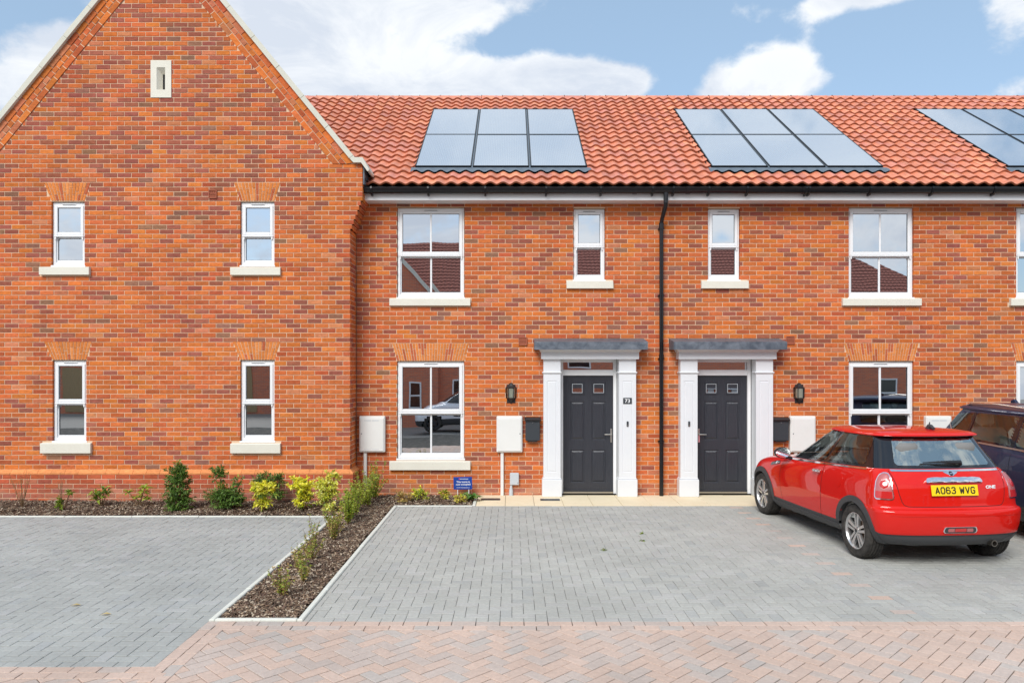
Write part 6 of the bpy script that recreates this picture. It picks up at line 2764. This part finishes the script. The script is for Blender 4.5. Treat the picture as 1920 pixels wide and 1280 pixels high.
# ------------------------------------------------------------------ across the street: only seen mirrored in the panes
def far_house(label, x0, x1, y, gab=None, hip=0.0):
    t = thing('opposite_house', label, 'house', (0, 0, 0), group='houses across the street')
    m = MB()
    yr = y - 4.2
    m.box(x0, x1, y - 8.0, y, -.1, 5.0)
    if gab:
        a, b = gab
        c = (a + b) / 2
        m.prism([(a, -.1), (b, -.1), (b, 5.3), (c, 8.9), (a, 5.3)], 'y', y, y + .45)
    m.build('wall', MT['farbrick'], t)
    r = MB()
    K = int((x1 - x0) / .21) * 6
    NR = 20
    for j in range(NR):
        v = []
        for (s_, lift) in ((0, .03), (1, 0)):
            for i in range(K + 1):
                X = x0 + (x1 - x0) * i / K
                t_ = (j + s_) / NR
                n = .014 * math.sin(2 * PI * i / 6) + lift
                if hip:
                    X = min(X, x1 - hip * t_)
                v.append((X, y + .3 - t_ * 4.5, 5.05 + t_ * 3.65 + n))
        r.idx(v, [(i, i + 1, K + 2 + i, K + 1 + i) for i in range(K)], (.36, .12, .08))
    r.face([(x0, y - 4.2, 8.7), (x1 - hip, y - 4.2, 8.7), (x1, y - 8.3, 5.05), (x0, y - 8.3, 5.05)], (.4, .13, .075))
    if hip:
        r.face([(x1, y + .3, 5.05), (x1 - hip, y - 4.2, 8.7), (x1, y - 8.3, 5.05)], (.36, .12, .08))
    r.build('roof', MT['farroof'], t, fix=False)
    if gab:
        for s in (-1, 1):
            m = MB()
            e = c + s * (b - a) / 2
            m.prism([(c, 8.9), (e, 5.3), (e + s * .2, 5.3), (e + s * .05, 5.5), (c, 9.12)], 'y', y - .2, y + .53)
            m.build('coping_stone', MT['stone'], t)
        m = MB()
        for s in (-1, 1):
            m.prism([(c, 8.85), (c + s * 3.2, 5.0), (c, 5.0)], 'y', y - 5, y)
        m.build('gable_roof', MT['farroof'], t)

    def win(xa, xb, za, zb, yy):
        m = MB()
        f = .07
        m.box(xa, xa + f, yy, yy + .05, za, zb)
        m.box(xb - f, xb, yy, yy + .05, za, zb)
        m.box(xa + f, xb - f, yy, yy + .05, za, za + f)
        m.box(xa + f, xb - f, yy, yy + .05, zb - f, zb)
        m.box(xa + f, xb - f, yy, yy + .05, (za + zb) / 2 - .04, (za + zb) / 2 + .04)
        w = m.build('window', MT['upvc'], t)
        m = MB()
        m.box(xa + f, xb - f, yy, yy + .02, za + f, zb - f)
        m.build('pane', MT['piano'], w)

    if gab:
        for xx in (gab[0] + 1.0, gab[1] - 1.55):
            win(xx, xx + .55, .65, 1.95, y + .45)
            win(xx, xx + .55, 3.6, 4.6, y + .45)
    xx = (gab[1] + .7) if gab else x0 + .7
    while xx < x1 - 2:
        win(xx, xx + 1.1, .6, 2.15, y)
        win(xx, xx + 1.1, 3.25, 4.7, y)
        m = MB()
        m.box(xx + 1.9, xx + 2.2, y, y + .15, 0, 2.3)
        m.box(xx + 3.05, xx + 3.35, y, y + .15, 0, 2.3)
        m.box(xx + 1.8, xx + 3.45, y, y + .35, 2.3, 2.55)
        m.build('door_surround', MT['surround'], t)
        m = MB()
        m.box(xx + 2.2, xx + 3.05, y, y + .03, 0, 2.1)
        m.build('door', MT['door'], t)
        xx += 5.05


far_house('brick house with a stone-coped gable, mirrored in the window right of the tall gable', -10.3, 2.0, -23.0, (-9.6, -3.4))
far_house('plain brick house with a tiled roof, mirrored in the right-hand windows', 2.1, 22.5, -24.5, None, 4.5)
gar = thing('garage', 'low brick garage across the street, mirrored in the lower gable windows', 'garage', (0, 0, 0))
m = MB()
m.box(-26, -10.9, -29.0, -23.5, -.1, 2.75)
m.build('wall', MT['farbrick'], gar)
m = MB()
m.prism([(-23.3, 2.7), (-26.2, 4.3), (-29.2, 2.7)], 'x', -26.2, -10.7)
m.build('roof', MT['membrane'], gar)
for k in range(4):
    m = MB()
    m.box(-24.6 + k * 3.3, -22.2 + k * 3.3, -23.5, -23.46, 0, 2.1)
    m.build('door', MT['fence'], gar)
van = thing('parked_van', 'white van across the street, mirrored in the ground-floor window', 'van', (-.35, -17.6, 0), rad(90))
LV = [(.22, .2, -.75, .2, .74, .78, .74, 3.2, .4), (.30, .25, -.82, .2, .84, .86, .84, 3.35, .5), (.60, .55, -.84, .2, .88, .90, .88, 3.42, .55), (.85, .80, -.84, .2, .88, .90, .87, 3.36, .6), (1.10, 1.0, -.83, .2, .87, .88, .84, 3.0, .7), (1.16, 1.08, -.83, .2, .86, .87, .80, 2.6, .6)]
GV = [(1.16, 1.08, -.83, .2, .86, .87, .80, 2.6, .6), (1.4, 1.36, -.80, .2, .82, .83, .74, 2.15, .5), (1.66, 1.62, -.76, .2, .76, .77, .68, 1.7, .4), (1.76, 1.72, -.72, .2, .70, .71, .62, 1.5, .4)]
bv, bvv, g3, f3, n3, b3 = car_shell(van, LV, GV, None, [(0, .31), (2.7, .31)], 'vanwhite', .35, 5, 3)
m = MB()
m.v = [tuple(p) for p in g3]
for fc in f3:
    m.f.append(fc)
    m.c.append((.5, .5, .5))
    m.m.append(0)
m.face(ring(GV[-1]))
m.build('upper_body', MT['vanwhite'], van, angle=42)
for sd in 'LR':
    drape('side_window', b3, sd, rpoly([(2.15, 1.15), (1.25, 1.18), (1.25, 1.62), (1.62, 1.62)], .04), MT['piano'], van, .006, .004, .08)
    drape('side_moulding', bvv, sd, [(.45, .55), (1.9, .55), (1.9, .66), (.45, .66)], MT['trim'], van, .01, .01, .1)
drape('windscreen', b3, 'F', rpoly([(-.68, 1.18), (.68, 1.18), (.56, 1.62), (-.56, 1.62)], .06), MT['piano'], van, .006, .004, .08)
for wy in (0, 2.7):
    for s in (-1, 1):
        wheel(van, s * .88, wy, .31, s, .31, .2, .2, 5, 'slate')
